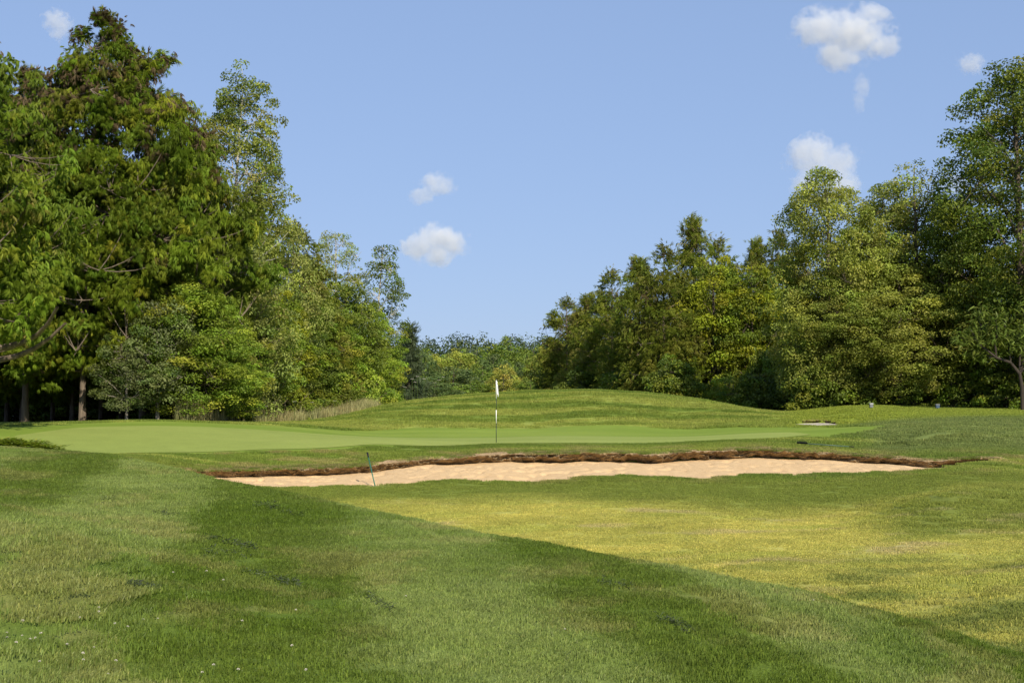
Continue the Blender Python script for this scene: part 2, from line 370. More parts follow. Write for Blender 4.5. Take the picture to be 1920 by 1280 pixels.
def mixc(a, b, f): return a * (1 - f)[:, None] + np.asarray(b) * f[:, None]
def zone_color(x, y):
    px = 960 + FPX * x / np.maximum(y, 2)
    n1, n2, n3 = fbm(x * .9, y * .9, 1), fbm(x * .22, y * .22, 2), fbm(x * 3, y * 3, 4, 3)
    # fairway hollow: dry yellow in the low middle, greener towards the bunker and on the right hump
    C = np.tile(np.array([.165, .205, .034]), (len(x), 1))
    dry = sstep(37, 30, y + (n2 - .5) * 9) * (1 - .9 * sstep(1560, 1720, px + (n2 - .5) * 260) * sstep(24.5, 27, y + (n1 - .5) * 4) * sstep(34, 31, y))
    C = mixc(C, (.51, .465, .115), dry * np.clip(.66 + .6 * (n1 - .5), 0, 1) * (.75 + .25 * sstep(19, 24, y)))
    C = mixc(C, (.33, .355, .075), dry * sstep(.5, .66, fbm(x * .5, y * 1.1, 14)) * .6)
    C = mixc(C, (.105, .145, .03), sstep(.5, .68, fbm(x * .8, y * 1.6, 9)) * sstep(25, 20, y) * .75)
    C = mixc(C, (.40, .335, .18), sstep(.62, .80, fbm(x * .7 + 9, y * 1.3, 12, 5)) * sstep(36, 31, y) * .6)
    # mid greens: mound, tees, bank
    mid = sstep(38.5, 41, y)
    G = np.tile(np.array([.152, .208, .03]), (len(x), 1))
    st = fbm(x * .12 + y * .03, y * .85, 21, 3)
    G = mixc(G, (.255, .29, .058), sstep(.42, .72, st)); G = mixc(G, (.10, .155, .022), sstep(.5, .25, st) * .7)
    tan = sstep(.53, .66, n1) * sstep(48, 45.5, y)
    G = mixc(G, (.27, .235, .085), tan * .7)
    yb = np.interp(x, bb[:, 0], bb[:, 1], left=0, right=0)
    G = mixc(G, (.44, .32, .19), sstep(.55, .05, y - yb - .5 * (n1 - .45)) * (y > yb - .2) * sstep(.40, .56, n1 * .6 + n3 * .4))
    G = mixc(G, (.085, .14, .02), sstep(1, .3, np.hypot((px - 1690) / 75, (y - 48.5) / 3.2) + .6 * (n1 - .5)) * .8)  # shade of the dip in the right bank, painted into the turf colour
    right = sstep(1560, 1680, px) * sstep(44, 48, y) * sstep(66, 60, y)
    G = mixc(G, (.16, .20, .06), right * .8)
    G = mixc(G, (.22, .27, .035), sstep(62, 66, y) * sstep(1430, 1520, px))
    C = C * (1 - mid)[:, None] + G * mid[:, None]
    # rough on the near hill, mown in broad stripes
    hill = sstep(2.6, 1.0, y - crest_y(x, y))
    s = x + .17 * (y - 8.5) + (n2 - .5) * 2.2 + (n1 - .5) * .8
    stripe = .5 + .5 * np.cos(2 * np.pi * (s - .1) / 3.2); stripe = sstep(.1, .9, stripe)
    Hc = np.tile(np.array([.112, .162, .022]), (len(x), 1))
    Hc = mixc(Hc, (.190, .240, .062), stripe * np.clip(.62 + .9 * (n1 - .5), 0, 1))
    Hc = mixc(Hc, (.085, .138, .012), sstep(.5, .65, fbm(x * .6, y * .35, 31)) * .6)
    Hc = mixc(Hc, (.225, .22, .07), sstep(.55, .72, fbm(x * 1.7, y * 1.2, 33)) * .5)
    C = C * (1 - hill)[:, None] + Hc * hill[:, None]
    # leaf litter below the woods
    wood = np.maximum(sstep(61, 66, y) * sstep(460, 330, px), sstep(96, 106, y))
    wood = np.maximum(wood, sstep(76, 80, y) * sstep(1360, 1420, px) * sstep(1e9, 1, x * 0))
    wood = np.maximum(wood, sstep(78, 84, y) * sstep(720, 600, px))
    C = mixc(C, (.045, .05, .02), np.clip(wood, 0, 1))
    return np.clip(C * (.86 + .28 * n3)[:, None], .004, .9)

def build_ground():
    u = np.concatenate([-np.geomspace(2.2, .44, 26)[:-1], np.linspace(-.42, .42, 370), np.geomspace(.44, 2.2, 26)[1:]])
    def rows(a, b, k): return np.exp(np.arange(math.log(a), math.log(b), k))
    Y = np.unique(np.concatenate([np.linspace(-25, 1.5, 12), rows(2, 38, .0105), rows(38, 48, .0038), rows(48, 130, .0085), rows(130, 3500, .09)]))
    X = u[None] * (np.maximum(Y, -2.0) + 4)[:, None]
    Yg = np.repeat(Y[:, None], len(u), 1)
    x, y = X.ravel(), Yg.ravel()
    z = height(x, y)
    df, db = bunker_depth(x, y)
    ins = np.minimum(df, db + .5)
    z = z - .85 * sstep(-.12, 1.15, df) ** 1.25 * sstep(-.48, -.26, db) * (ins > 0)
    ic = inside(x, y, (cx, cf, cb)); z = z - .05 * sstep(.0, .12, ic)
    i2 = inside(x, y, b2); z = z - .4 * sstep(.0, .6, i2)
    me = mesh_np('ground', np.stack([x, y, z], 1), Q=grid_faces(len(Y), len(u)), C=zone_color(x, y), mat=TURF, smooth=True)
    return tag(link('ground', me), 'rolling mown turf with foreground hill, dry hollow, mound and tees', kind='structure')
build_ground()

def sheet(name, L, rgb1, rgb2, lift, label, freq):
    xs, f, b = L; s = np.linspace(0, 1, 46)
    Xg = np.repeat(xs[:, None], 46, 1); Yg = f[:, None] + (b - f)[:, None] * s[None]
    x, y = Xg.ravel(), Yg.ravel(); z = height(x, y) + lift
    k = sstep(.35, .65, fbm(x * freq[0], y * freq[1], 51, 3))
    C = np.asarray(rgb1) * (1 - k)[:, None] + np.asarray(rgb2) * k[:, None]
    C *= (.93 + .14 * fbm(x * 2, y * 2, 52))[:, None]
    me = mesh_np(name, np.stack([x, y, z], 1), Q=grid_faces(len(xs), 46)[:, ::-1], C=C, mat=FINE, smooth=True)
    tag(link(name, me), label, kind='structure')
sheet('green_collar', (cx, cf, cb), (.165, .235, .032), (.205, .27, .042), -.018, 'short green collar turf ringing the putting surface', (.12, .7))
sheet('putting_green', (gx, gf, gb), (.235, .285, .065), (.265, .31, .075), -.006, 'smooth pale putting green around the flagstick', (.05, .3))

# ------------------------------------------------------------------ bunker sand and eroded lip
def sand_material(name, c1, c2):
    m, t, out = newmat(name)
    g = t.nodes.new('ShaderNodeNewGeometry')
    n1 = noise_node(t, 3.5, 6, .7, g.outputs['Position']); n2 = noise_node(t, 45, 4, .8, g.outputs['Position'])
    c = ramp(t, n1.outputs[0], [(.3, c1), (.65, c2)])
    c = mul(t, c, ramp(t, n2.outputs[0], [(.3, (.9, .89, .87)), (.6, (1.03, 1.03, 1.03))]))
    p = t.nodes.new('ShaderNodeBsdfPrincipled'); p.inputs['Roughness'].default_value = .95; p.inputs['Specular IOR Level'].default_value = .1
    t.links.new(c, p.inputs['Base Color'])
    b = t.nodes.new('ShaderNodeBump'); b.inputs['Strength'].default_value = .6; b.inputs['Distance'].default_value = .05
    t.links.new(n2.outputs[0], b.inputs['Height']); t.links.new(b.outputs[0], p.inputs['Normal'])
    t.links.new(p.outputs[0], out.inputs[0]); return m
SAND = sand_material('golden_sand', (.60, .405, .215), (.69, .49, .275)); SAND2 = sand_material('grey_sand', (.42, .37, .30), (.55, .49, .41))

def lip_height(x):
    return np.interp(x, [-11, -9, -6.5, -4, -2.6, -1, 1, 4, 7, 9.5, 11, 13, 14.5], [.09, .16, .19, .20, .16, .21, .25, .26, .25, .22, .19, .19, .09])
def sand_z(x, y):
    yf = np.interp(x, bf[:, 0], bf[:, 1]); yb = np.interp(x, bb[:, 0], bb[:, 1])
    zf = height(x, yf) - .07; zb = height(x, yb) - lip_height(x) * 1.12 - .02
    s = np.clip((y - yf) / np.maximum(yb - yf, .05), -.1, 1.2)
    z = zf + (zb - zf) * (s * .55 + .45 * sstep(0, 1.05, s) ** 1.0)
    m = np.clip(np.minimum(s, 1.1 - s) * 6, 0, 1)
    foot = -np.maximum(0, fbm(x * 3.1, y * 3.1, 61, 2) - .58) * .26 + (fbm(x * .8, y * .8, 62, 3) - .5) * .05 + (fbm(x * 9, y * 9, 63, 2) - .5) * .022
    return z + foot * m
def build_sand():
    nt_, ns = 620, 64
    i = np.linspace(0, 899, nt_).astype(int); s = np.linspace(-.02, 1.06, ns)
    xs = np.linspace(max(bf[0, 0], bb[0, 0]) + .02, min(bf[-1, 0], bb[-1, 0]) - .02, nt_)
    yf, yb = np.interp(xs, bf[:, 0], bf[:, 1]), np.interp(xs, bb[:, 0], bb[:, 1])
    X = np.repeat(xs[:, None], ns, 1); Yg = yf[:, None] + (yb - yf)[:, None] * s[None]
    x, y = X.ravel(), Yg.ravel()
    me = mesh_np('bunker_sand', np.stack([x, y, sand_z(x, y)], 1), Q=grid_faces(nt_, ns)[:, ::-1], mat=SAND, smooth=True)
    tag(link('bunker_sand', me), 'raked golden sand sloping up to the ragged lip of the long bunker', kind='structure')
    xs, f, b = b2; s = np.linspace(0, 1, 16); X = np.repeat(xs[:, None], 16, 1); Yg = f[:, None] + (b - f)[:, None] * s[None]
    x, y = X.ravel(), Yg.ravel(); zz = height(x, y)
    zf_, zb_ = height(xs, f), height(xs, b); zz = (zf_[:, None] * (1 - s) + zb_[:, None] * s).ravel() - .07 - .06 * np.tile(s, len(xs)) + (fbm(x * 3, y * 3, 66) - .5) * .04
    me = mesh_np('far_bunker_sand', np.stack([x, y, zz], 1), Q=grid_faces(len(xs), 16)[:, ::-1], mat=SAND2, smooth=True)
    tag(link('bunker_sand', me), 'small pale grey sand patch of the far bunker below the tees', kind='structure')
build_sand()

def soil_material():
    m, t, out = newmat('eroded_soil')
    at_ = N(t, 'ShaderNodeAttribute', attribute_name='col')
    g = t.nodes.new('ShaderNodeNewGeometry')
    n = noise_node(t, 24, 5, .75, g.outputs['Position'])
    c = mul(t, at_.outputs['Color'], ramp(t, n.outputs[0], [(.3, (.5, .48, .45)), (.7, (1.35, 1.3, 1.25))]))
    p = t.nodes.new('ShaderNodeBsdfPrincipled'); p.inputs['Roughness'].default_value = .95; p.inputs['Specular IOR Level'].default_value = .1
    t.links.new(c, p.inputs['Base Color'])
    b = t.nodes.new('ShaderNodeBump'); b.inputs['Strength'].default_value = .9; b.inputs['Distance'].default_value = .04
    t.links.new(n.outputs[0], b.inputs['Height']); t.links.new(b.outputs[0], p.inputs['Normal'])
    t.links.new(p.outputs[0], out.inputs[0]); return m
SOIL = soil_material()
def build_lip(line, hfun, nt_, name, label, dark=1.0, over=.22):
    prof = np.array([(.55, .0), (.35, .012), (.18, .018), (.02, .012), (-.07, -.02), (-.11, -.12), (-.105, -.26), (-.07, -.42), (-.02, -.55), (.03, -.68), (.09, -.82), (.13, -.98), (.2, -1.25), (.3, -1.5)])
    k = np.linspace(0, len(prof) - 1, 40); pr = np.stack([np.interp(k, np.arange(len(prof)), prof[:, j]) for j in (0, 1)], 1)
    c = resample(line, nt_); x0, y0 = c[:, 0], c[:, 1]
    hz = height(x0, y0); H = hfun(x0) * (.32 + 1.3 * fbm(x0 * .9, x0 * 0, 78, 3))
    d = np.arange(nt_) * np.linalg.norm(c[1, :2] - c[0, :2])
    kk = np.arange(40)
    A, B = np.repeat(d[:, None], 40, 1), np.repeat(kk[None] * .045, nt_, 0)
    n1 = fbm(A * 2.6, B * 2.6, 71, 3) - .5; n2 = fbm(A * 9, B * 4.5, 72, 4) - .5; n3 = fbm(A * 1.2, B * .0, 73, 2) - .5
    face = (sstep(-.01, -.2, pr[:, 1]))[None]
    off = pr[None, :, 0] * (H / .2)[:, None] ** .3 + face * (-n1 * .46 - n2 * .42) * (H / .2)[:, None] + n3 * .16 * (pr[None, :, 0] < .2) 
    zz = hz[:, None] + pr[None, :, 1] * H[:, None] + face * (n2 * .16 + n1 * .10) + (1 - face) * np.minimum(0, n1) * .02
    back = height((np.repeat(x0[:, None], 40, 1)).ravel(), (y0[:, None] + off).ravel()).reshape(nt_, 40)
    zz = np.where(pr[None, :, 0] > .1, np.where(pr[None, :, 1] > -.05, back + pr[None, :, 1] * .9 + n2 * .02, zz), zz)
    V = np.stack([np.repeat(x0[:, None], 40, 1) + n2 * .05, y0[:, None] + off, zz], -1).reshape(-1, 3)
    top = (1 - face) + 0 * A
    mixv = np.clip(fbm(A * 5.5, B * 7, 75, 3) * 2.2 - .65, 0, 1)
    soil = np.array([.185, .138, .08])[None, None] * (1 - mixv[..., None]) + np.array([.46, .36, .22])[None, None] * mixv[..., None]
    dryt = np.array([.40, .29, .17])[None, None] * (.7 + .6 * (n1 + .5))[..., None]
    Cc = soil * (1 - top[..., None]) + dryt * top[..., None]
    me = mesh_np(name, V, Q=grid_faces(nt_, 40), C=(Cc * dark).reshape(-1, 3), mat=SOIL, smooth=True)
    return tag(link(name, me), label, kind='structure')
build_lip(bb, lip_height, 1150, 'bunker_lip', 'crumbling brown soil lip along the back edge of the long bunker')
l2 = np.stack([b2[0], b2[2]], 1); l2 = l2[(l2[:, 0] > (1530 - 960) / FPX * 65) & (l2[:, 0] < (1603 - 960) / FPX * 63.3)]
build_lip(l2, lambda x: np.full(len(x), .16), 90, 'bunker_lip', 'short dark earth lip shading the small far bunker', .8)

# ------------------------------------------------------------------ grass (instanced tufts)
PROTO = bpy.data.collections.new('tuft_prototypes')      # not linked to the scene: only a source for the scatter
rg = np.random.default_rng(7)
def make_patch(name, size, n, hmin, hmax, wid, lean, bend=.5, seed=0):
    r = np.random.default_rng(seed)
    b = np.zeros((n, 3)); b[:, :2] = (r.random((n, 2)) - .5) * size * 1.25
    h = r.uniform(hmin, hmax, n) * (.6 + .4 * r.random(n)); az = r.random(n) * 2 * np.pi
    d = np.stack([np.cos(az), np.sin(az), 0 * az], 1) * bend * r.random((n, 1)) + np.array([lean, 0, 0])
    side = np.stack([-np.sin(az + 1), np.cos(az + 1), 0 * az], 1) * (wid * (.6 + .8 * r.random(n)))[:, None]
    up = np.array([0, 0, 1.])
    m = b + (d * .35 + up * .62) * h[:, None]; t = b + (d + up * .95) * h[:, None]
    b0 = b - up * .012
    V = np.stack([b0 - side, b0 + side, m + side * .8, m - side * .8, t], 1).reshape(-1, 3)
    i = np.arange(n)[:, None] * 5
    Qd, Tr = i + np.array([[0, 1, 2, 3]]), i + np.array([[3, 2, 4]])
    c = np.ones((n, 3)) * r.uniform(.7, 1.35, (n, 1)); dryb = r.random(n) < .10
    c[dryb] *= np.array([1.35, 1.2, 1.35]); c = np.repeat(c, 5, 0)
    o = bpy.data.objects.new(name, mesh_np(name, V, Q=Qd, T=Tr, C=c, mat=BLADE)); PROTO.objects.link(o)
for k in range(4): make_patch('a_tuft_%d' % k, .3, 300, .018, .042, .0026, .35, .95, 100 + k)     # sorted by name: index 0-3
for k in range(3): make_patch('b_short_%d' % k, .4, 260, .012, .030, .0048, .12, .9, 120 + k)    # 4-6
for k in range(3): make_patch('c_straw_%d' % k, .5, 130, .35, .85, .006, .1, .35, 140 + k)       # 7-9
for k in range(2): make_patch('d_weed_%d' % k, .3, 60, .05, .11, .012, .0, 1.0, 160 + k)         # 10-11

ng = bpy.data.node_groups.new('scatter', 'GeometryNodeTree')
ng.interface.new_socket('Geometry', in_out='INPUT', socket_type='NodeSocketGeometry')
ng.interface.new_socket('Geometry', in_out='OUTPUT', socket_type='NodeSocketGeometry')
gi, go = ng.nodes.new('NodeGroupInput'), ng.nodes.new('NodeGroupOutput')
ci = ng.nodes.new('GeometryNodeCollectionInfo'); ci.inputs['Collection'].default_value = PROTO
ci.inputs['Separate Children'].default_value = True; ci.inputs['Reset Children'].default_value = True
ip = ng.nodes.new('GeometryNodeInstanceOnPoints'); ip.inputs['Pick Instance'].default_value = True
def named(n, dt):
    a_ = ng.nodes.new('GeometryNodeInputNamedAttribute'); a_.data_type = dt; a_.inputs['Name'].default_value = n; return a_.outputs[0]
ng.links.new(gi.outputs[0], ip.inputs['Points']); ng.links.new(ci.outputs[0], ip.inputs['Instance'])
ng.links.new(named('var', 'INT'), ip.inputs['Instance Index'])
ng.links.new(named('rot', 'FLOAT_VECTOR'), ip.inputs['Rotation']); ng.links.new(named('scl', 'FLOAT_VECTOR'), ip.inputs['Scale'])
ng.links.new(ip.outputs[0], go.inputs[0])
def scatter(name, x, y, z, var, rotz, scl, tint, label):
    n = len(x); me = bpy.data.meshes.new(name); me.vertices.add(n)
    me.vertices.foreach_set('co', np.stack([x, y, z], 1).astype(np.float32).ravel())
    me.attributes.new('var', 'INT', 'POINT').data.foreach_set('value', np.asarray(var, np.int32))
    r3 = np.zeros((n, 3), np.float32); r3[:, 2] = rotz
    me.attributes.new('rot', 'FLOAT_VECTOR', 'POINT').data.foreach_set('vector', r3.ravel())
    me.attributes.new('scl', 'FLOAT_VECTOR', 'POINT').data.foreach_set('vector', np.asarray(scl, np.float32).ravel())
    c4 = np.ones((n, 4), np.float32); c4[:, :3] = tint
    me.attributes.new('tint', 'FLOAT_COLOR', 'POINT').data.foreach_set('color', c4.ravel())
    o = link(name, me); md = o.modifiers.new('scatter', 'NODES'); md.node_group = ng
    return tag(o, label, 'grass', kind='stuff')
def sample(y0, y1, dens, lim=.40):
    A = lim * (y1 ** 2 - y0 ** 2); n = int(A * dens)
    y = np.sqrt(rg.random(n) * (y1 ** 2 - y0 ** 2) + y0 ** 2); return rg.uniform(-lim, lim, n) * y, y
# near hill
x, y = sample(5.5, 29, 34); k = y < crest_y(x, y) + 2; x, y = x[k], y[k]
s = x + .17 * (y - 8.5) + (fbm(x * .22, y * .22, 2) - .5) * 1.3; st = np.cos(2 * np.pi * (s - .1) / 3.2)
n = len(x); rot = np.where(st > 0, 1.35, -1.75) + rg.normal(0, .55, n)
hh = .75 + .7 * fbm(x * .8, y * .8, 81)
scatter('rough_grass', x, y, height(x, y), rg.integers(0, 4, n), rot, np.stack([np.ones(n) * 1.15, np.ones(n) * 1.15, hh * .78], 1), zone_color(x, y) * 1.15, 'striped rough grass covering the near hillside')
# hollow, bank, hump
x, y = sample(12, 49.5, 19, .47); k = (y > crest_y(x, y) + 1); df, db = bunker_depth(x, y)
k &= ~((df > .10) & (db > -.12)); k &= inside(x, y, (cx, cf, cb)) < .02
k &= ~((db > -.5) & (df > 0) & (fbm(x * .9, y * .9, 1) * .6 + fbm(x * 3, y * 3, 4, 3) * .4 > .53))
x, y = x[k], y[k]; n = len(x); hh = (.85 + .5 * fbm(x * .7, y * .7, 82)) * (1 + .9 * (y > 39))
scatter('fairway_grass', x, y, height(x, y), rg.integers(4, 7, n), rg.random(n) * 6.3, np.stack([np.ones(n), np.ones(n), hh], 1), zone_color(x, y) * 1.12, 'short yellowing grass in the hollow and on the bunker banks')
# mound, tees, right-hand rough
x, y = sample(48, 86, 6.0, .47); k = inside(x, y, (cx, cf, cb)) < -.02; k &= inside(x, y, b2) < 0; px = 960 + FPX * x / y
k &= ~((px < 380) & (y > 62)); x, y = x[k], y[k]; n = len(x); hh = 1.6 + 1.6 * fbm(x * .5, y * .5, 83)
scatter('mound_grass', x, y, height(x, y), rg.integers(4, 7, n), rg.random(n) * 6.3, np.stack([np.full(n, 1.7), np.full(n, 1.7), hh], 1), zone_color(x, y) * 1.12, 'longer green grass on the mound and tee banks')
# overhanging fringe on the lip
t_ = rg.random(2200); x = np.interp(t_, np.linspace(0, 1, 900), bb[:, 0]); y = np.interp(t_, np.linspace(0, 1, 900), bb[:, 1]) + rg.uniform(-.14, .5, 2200)
k = fbm(x * 1.3, y * 0, 84) + .18 * (y - np.interp(x, bb[:, 0], bb[:, 1])) > .43; x, y = x[k], y[k]; n = len(x)
scatter('lip_fringe_grass', x, y, height(x, y), rg.integers(0, 4, n), rg.random(n) * 6.3, np.stack([rg.uniform(.5, 1, n), rg.uniform(.5, 1, n), rg.uniform(.8, 1.7, n)], 1), np.where(rg.random(n)[:, None] < .5, np.array([.30, .25, .11]), np.array([.14, .19, .03])) * rg.uniform(.7, 1.2, (n, 1)), 'ragged grass fringe overhanging the bunker lip')
# dry grass strip at the edge of the left woods
n = 420; px = rg.uniform(345, 700, n); y = 61.5 + (px - 345) * .05 + rg.uniform(0, 6.5, n); x = (px - 960) / FPX * y
scatter('dry_grass', x, y, height(x, y) - .03, rg.integers(7, 10, n), rg.random(n) * 6.3, np.stack([np.full(n, 1.3), np.full(n, 1.3), rg.uniform(.5, 1.15, n) * (1 + .7 * sstep(560, 420, px))], 1), np.array([.36, .345, .15]) * rg.uniform(.7, 1.15, (n, 1)) + rg.uniform(-.04, .04, (n, 1)) * np.array([1, .3, .2]), 'tall straw coloured dry grass along the left wood edge')

# ------------------------------------------------------------------ trees
UP = np.array([0, 0, 1.])
def rvec(r, n): return norm(r.normal(size=(n, 3)))
def kites(pos, d, nrm, L, Wd, col):
    """folded leaf faces"""
    n = len(pos); side = norm(np.cross(d, nrm)); L = np.broadcast_to(L, (n,))[:, None]; Wd = np.broadcast_to(Wd, (n,))[:, None]
    mid = pos + d * L * .45
    V = np.stack([pos, mid + side * Wd * .5 + nrm * Wd * .12, pos + d * L - nrm * L * .08, mid - side * Wd * .5 + nrm * Wd * .12], 1)
    Q = np.arange(n)[:, None] * 4 + np.arange(4)[None]
    return V.reshape(-1, 3), Q, np.repeat(col, 4, 0)

def lobed(r, amp=.3, k=5):
    ph, fr, fa = r.random(k) * 6.28, r.integers(1, 5, k), r.uniform(1.5, 9, k)
    def f(az, t): return 1 + amp * sum(np.sin(fr[i] * az + fa[i] * t + ph[i]) for i in range(k)) / k * 1.6
    return f

def palette_colors(r, n, pal):
    """pal: [(weight, rgb)] -> one colour per clump"""
    wts = np.array([p[0] for p in pal], float); wts /= wts.sum()
    c = np.array([p[1] for p in pal])[r.choice(len(pal), n, p=wts)]
    c = c * np.array([1.14, 1.08, .88])
    return c * r.uniform(.72, 1.3, (n, 1)) * (1 + r.normal(0, .05, (n, 3)))

def skeleton(r, H, base, R, prof, nprim, tr, rise, lean, wig, fork):
    """trunk polyline and main limbs; returns tube lines and limb node cloud"""
    k = 12; t = np.linspace(0, 1, k)
    trunk = np.stack([lean[0] * t ** 1.5 + np.cumsum(r.normal(0, wig, k)) * t, lean[1] * t ** 1.5 + np.cumsum(r.normal(0, wig, k)) * t, H * .97 * t], 1)
    trunk[0, :2] = 0
    rad = tr * (1 - t) ** .8 + .015; rad[0] *= 1.35
    trunk[0, 2] = -.25
    lines = [(trunk, rad)]; nodes = [trunk[3:]]
    for i in range(nprim):
        f = (i + r.random()) / nprim
        h0 = base * .75 + (H * .9 - base * .75) * f ** 1.05; tt = h0 / (H * .97)
        s0 = np.array([np.interp(tt, t, trunk[:, j]) for j in range(3)])
        az = i * 2.4 + r.uniform(-.6, .6); tc = np.clip((h0 + rise * R * .6 - base) / (H - base), .02, .98)
        ln = R * prof(tc) * r.uniform(.6, .92) + .15
        e = s0 + np.array([math.cos(az) * ln, math.sin(az) * ln, ln * rise * r.uniform(.6, 1.3)])
        q = np.linspace(0, 1, 6)[:, None]
        Pl = s0 * (1 - q) + e * q + r.normal(0, .05 * ln, (6, 3)) * np.sin(q * np.pi); Pl[:, 2] += .12 * ln * np.sin(q[:, 0] * np.pi) * fork
        r0 = max(.018, np.interp(tt, t, rad) * .5)
        lines.append((Pl, r0 * (1 - q[:, 0] * .8))); nodes.append(Pl[2:])
    return lines, np.concatenate(nodes), trunk

def twigs(r, lines, nodes, C, frac=.6, rad=.012):
    pick = np.nonzero(r.random(len(C)) < frac)[0]
    for i in pick:
        dd = C[i] - nodes; dist = (dd ** 2).sum(1) + np.where(dd[:, 2] < -.2, 2.0, 0); j = int(np.argmin(dist))
        a_, b_ = nodes[j], C[i]; q = np.linspace(0, 1, 4)[:, None]
        Pl = a_ * (1 - q) + b_ * q; Pl[:, 2] -= .06 * np.linalg.norm(b_ - a_) * np.sin(q[:, 0] * np.pi)
        lines.append((Pl, rad * np.array([1.6, 1.2, .9, .4])))

def broadleaf(name, seed, H, base, R, prof, nclump, nleaf, leaf, pal, clump=.62, nprim=14, tr=.16, rise=.7, lean=(0, 0), amp=.3, bark=None, flat=.62, hang=.25, inner=.35, twig=.5, aspect=.66):
    r = np.random.default_rng(seed); lob = lobed(r, amp)
    lines, nodes, trunk = skeleton(r, H, base, R, prof, nprim, tr, rise, lean, .04 * H / 10, 1.0)
    tcand = r.random(nclump * 6); wt = np.array([prof(q) for q in tcand]); tcand = tcand[r.random(len(tcand)) < wt / wt.max()][:nclump]
    n = len(tcand); az = r.random(n) * 6.2832; rr = R * np.array([prof(q) for q in tcand]) * lob(az, tcand) * (inner + (1 - inner) * r.random(n) ** .45)
    hz = base + (H - base) * tcand
    tx, ty = np.interp(hz, trunk[:, 2], trunk[:, 0]), np.interp(hz, trunk[:, 2], trunk[:, 1])
    C = np.stack([tx + np.cos(az) * rr, ty + np.sin(az) * rr, hz + r.normal(0, .15, n)], 1)
    cr = clump * r.uniform(.55, 1.3, n); cc = palette_colors(r, n, pal)
    twigs(r, lines, nodes, C, twig)
    idx = np.repeat(np.arange(n), np.maximum(3, (nleaf * (cr / clump) ** 2).astype(int))); m = len(idx)
    out = np.stack([np.cos(az), np.sin(az), 0 * az], 1)[idx]
    u = norm(rvec(r, m) + out * .35 + UP * .3)
    pos = C[idx] + u * (cr[idx] * (.35 + .65 * r.random(m) ** .5))[:, None] * np.array([1, 1, flat])
    nr = norm(u * .55 + UP * .45 + rvec(r, m) * .75)
    d = norm(np.cross(nr, rvec(r, m)) - UP * hang)
    col = cc[idx] * r.uniform(.78, 1.25, (m, 1))
    V, Q, Cc = kites(pos, d, nr, leaf * r.uniform(.65, 1.3, m), leaf * aspect * r.uniform(.7, 1.2, m), col)
    tv, tq = tubes(lines, 6)
    return {'trunk': mesh_np(name + '_trunk', tv, Q=tq, mat=bark or BARK, smooth=True), 'crown': mesh_np(name + '_crown', V, Q=Q, C=Cc, mat=LEAF)}

def spray_template(np_=6, droop=.35, wide=.34):
    """flat feathered spray: side shoots along a stem (compound leaves of the sumac)"""
    V, T = [], []
    for i in range(np_):
        x0 = .08 + .84 * i / np_; z0 = -droop * x0 * x0; w = wide * math.sin(math.pi * (.18 + .75 * (i + .5) / np_))
        for sg in (-1, 1):
            k = len(V); V += [(x0 - .05, 0, z0 + .01), (x0 + .09, 0, z0 - .01), (x0 + .26, sg * w, z0 - .10 - .3 * w)]
            T.append((k, k + 1, k + 2) if sg > 0 else (k + 1, k, k + 2))
    k = len(V); V += [(0, -.025, 0), (0, .025, 0), (1.12, 0, -droop * 1.2)]; T.append((k, k + 1, k + 2))
    return np.array(V), np.array(T)
def fan_template(nf=6, droop=.4, seed=0):
    """drooping hand-like cedar spray: fingers fanning from a short stem"""
    r = np.random.default_rng(seed); V, T = [], []
    for i in range(nf):
        a = (i / (nf - 1) - .5) * 2; ang = a * r.uniform(.65, .95); ln = (1 - .38 * abs(a)) * r.uniform(.8, 1.15); x0 = .30 * (1 - abs(a)) * r.uniform(.3, 1)
        c, sn = math.cos(ang), math.sin(ang); wd = .056
        m_ = (x0 + ln * .5 * c, ln * .5 * sn, -droop * .22); t_ = (x0 + ln * c, ln * sn, -droop * r.uniform(.7, 1.2) - .12 * abs(a))
        k = len(V); V += [(x0 * .5, 0, 0), (m_[0] - wd * sn, m_[1] + wd * c, m_[2]), t_, (m_[0] + wd * sn, m_[1] - wd * c, m_[2] - .03)]
        T += [(k, k + 1, k + 2), (k, k + 2, k + 3)]
    return np.array(V), np.array(T)
def place_sprays(pos, d, nrm, L, col, tmpl):
    TV, TT = tmpl; n = len(pos); side = norm(np.cross(nrm, d)); up = np.cross(d, side)
    V = pos[:, None] + L[:, None, None] * (TV[None, :, 0:1] * d[:, None] + TV[None, :, 1:2] * side[:, None] + TV[None, :, 2:3] * up[:, None])
    T = np.arange(n)[:, None, None] * len(TV) + TT[None]
    return V.reshape(-1, 3), T.reshape(-1, 3), np.repeat(col, len(TV), 0)

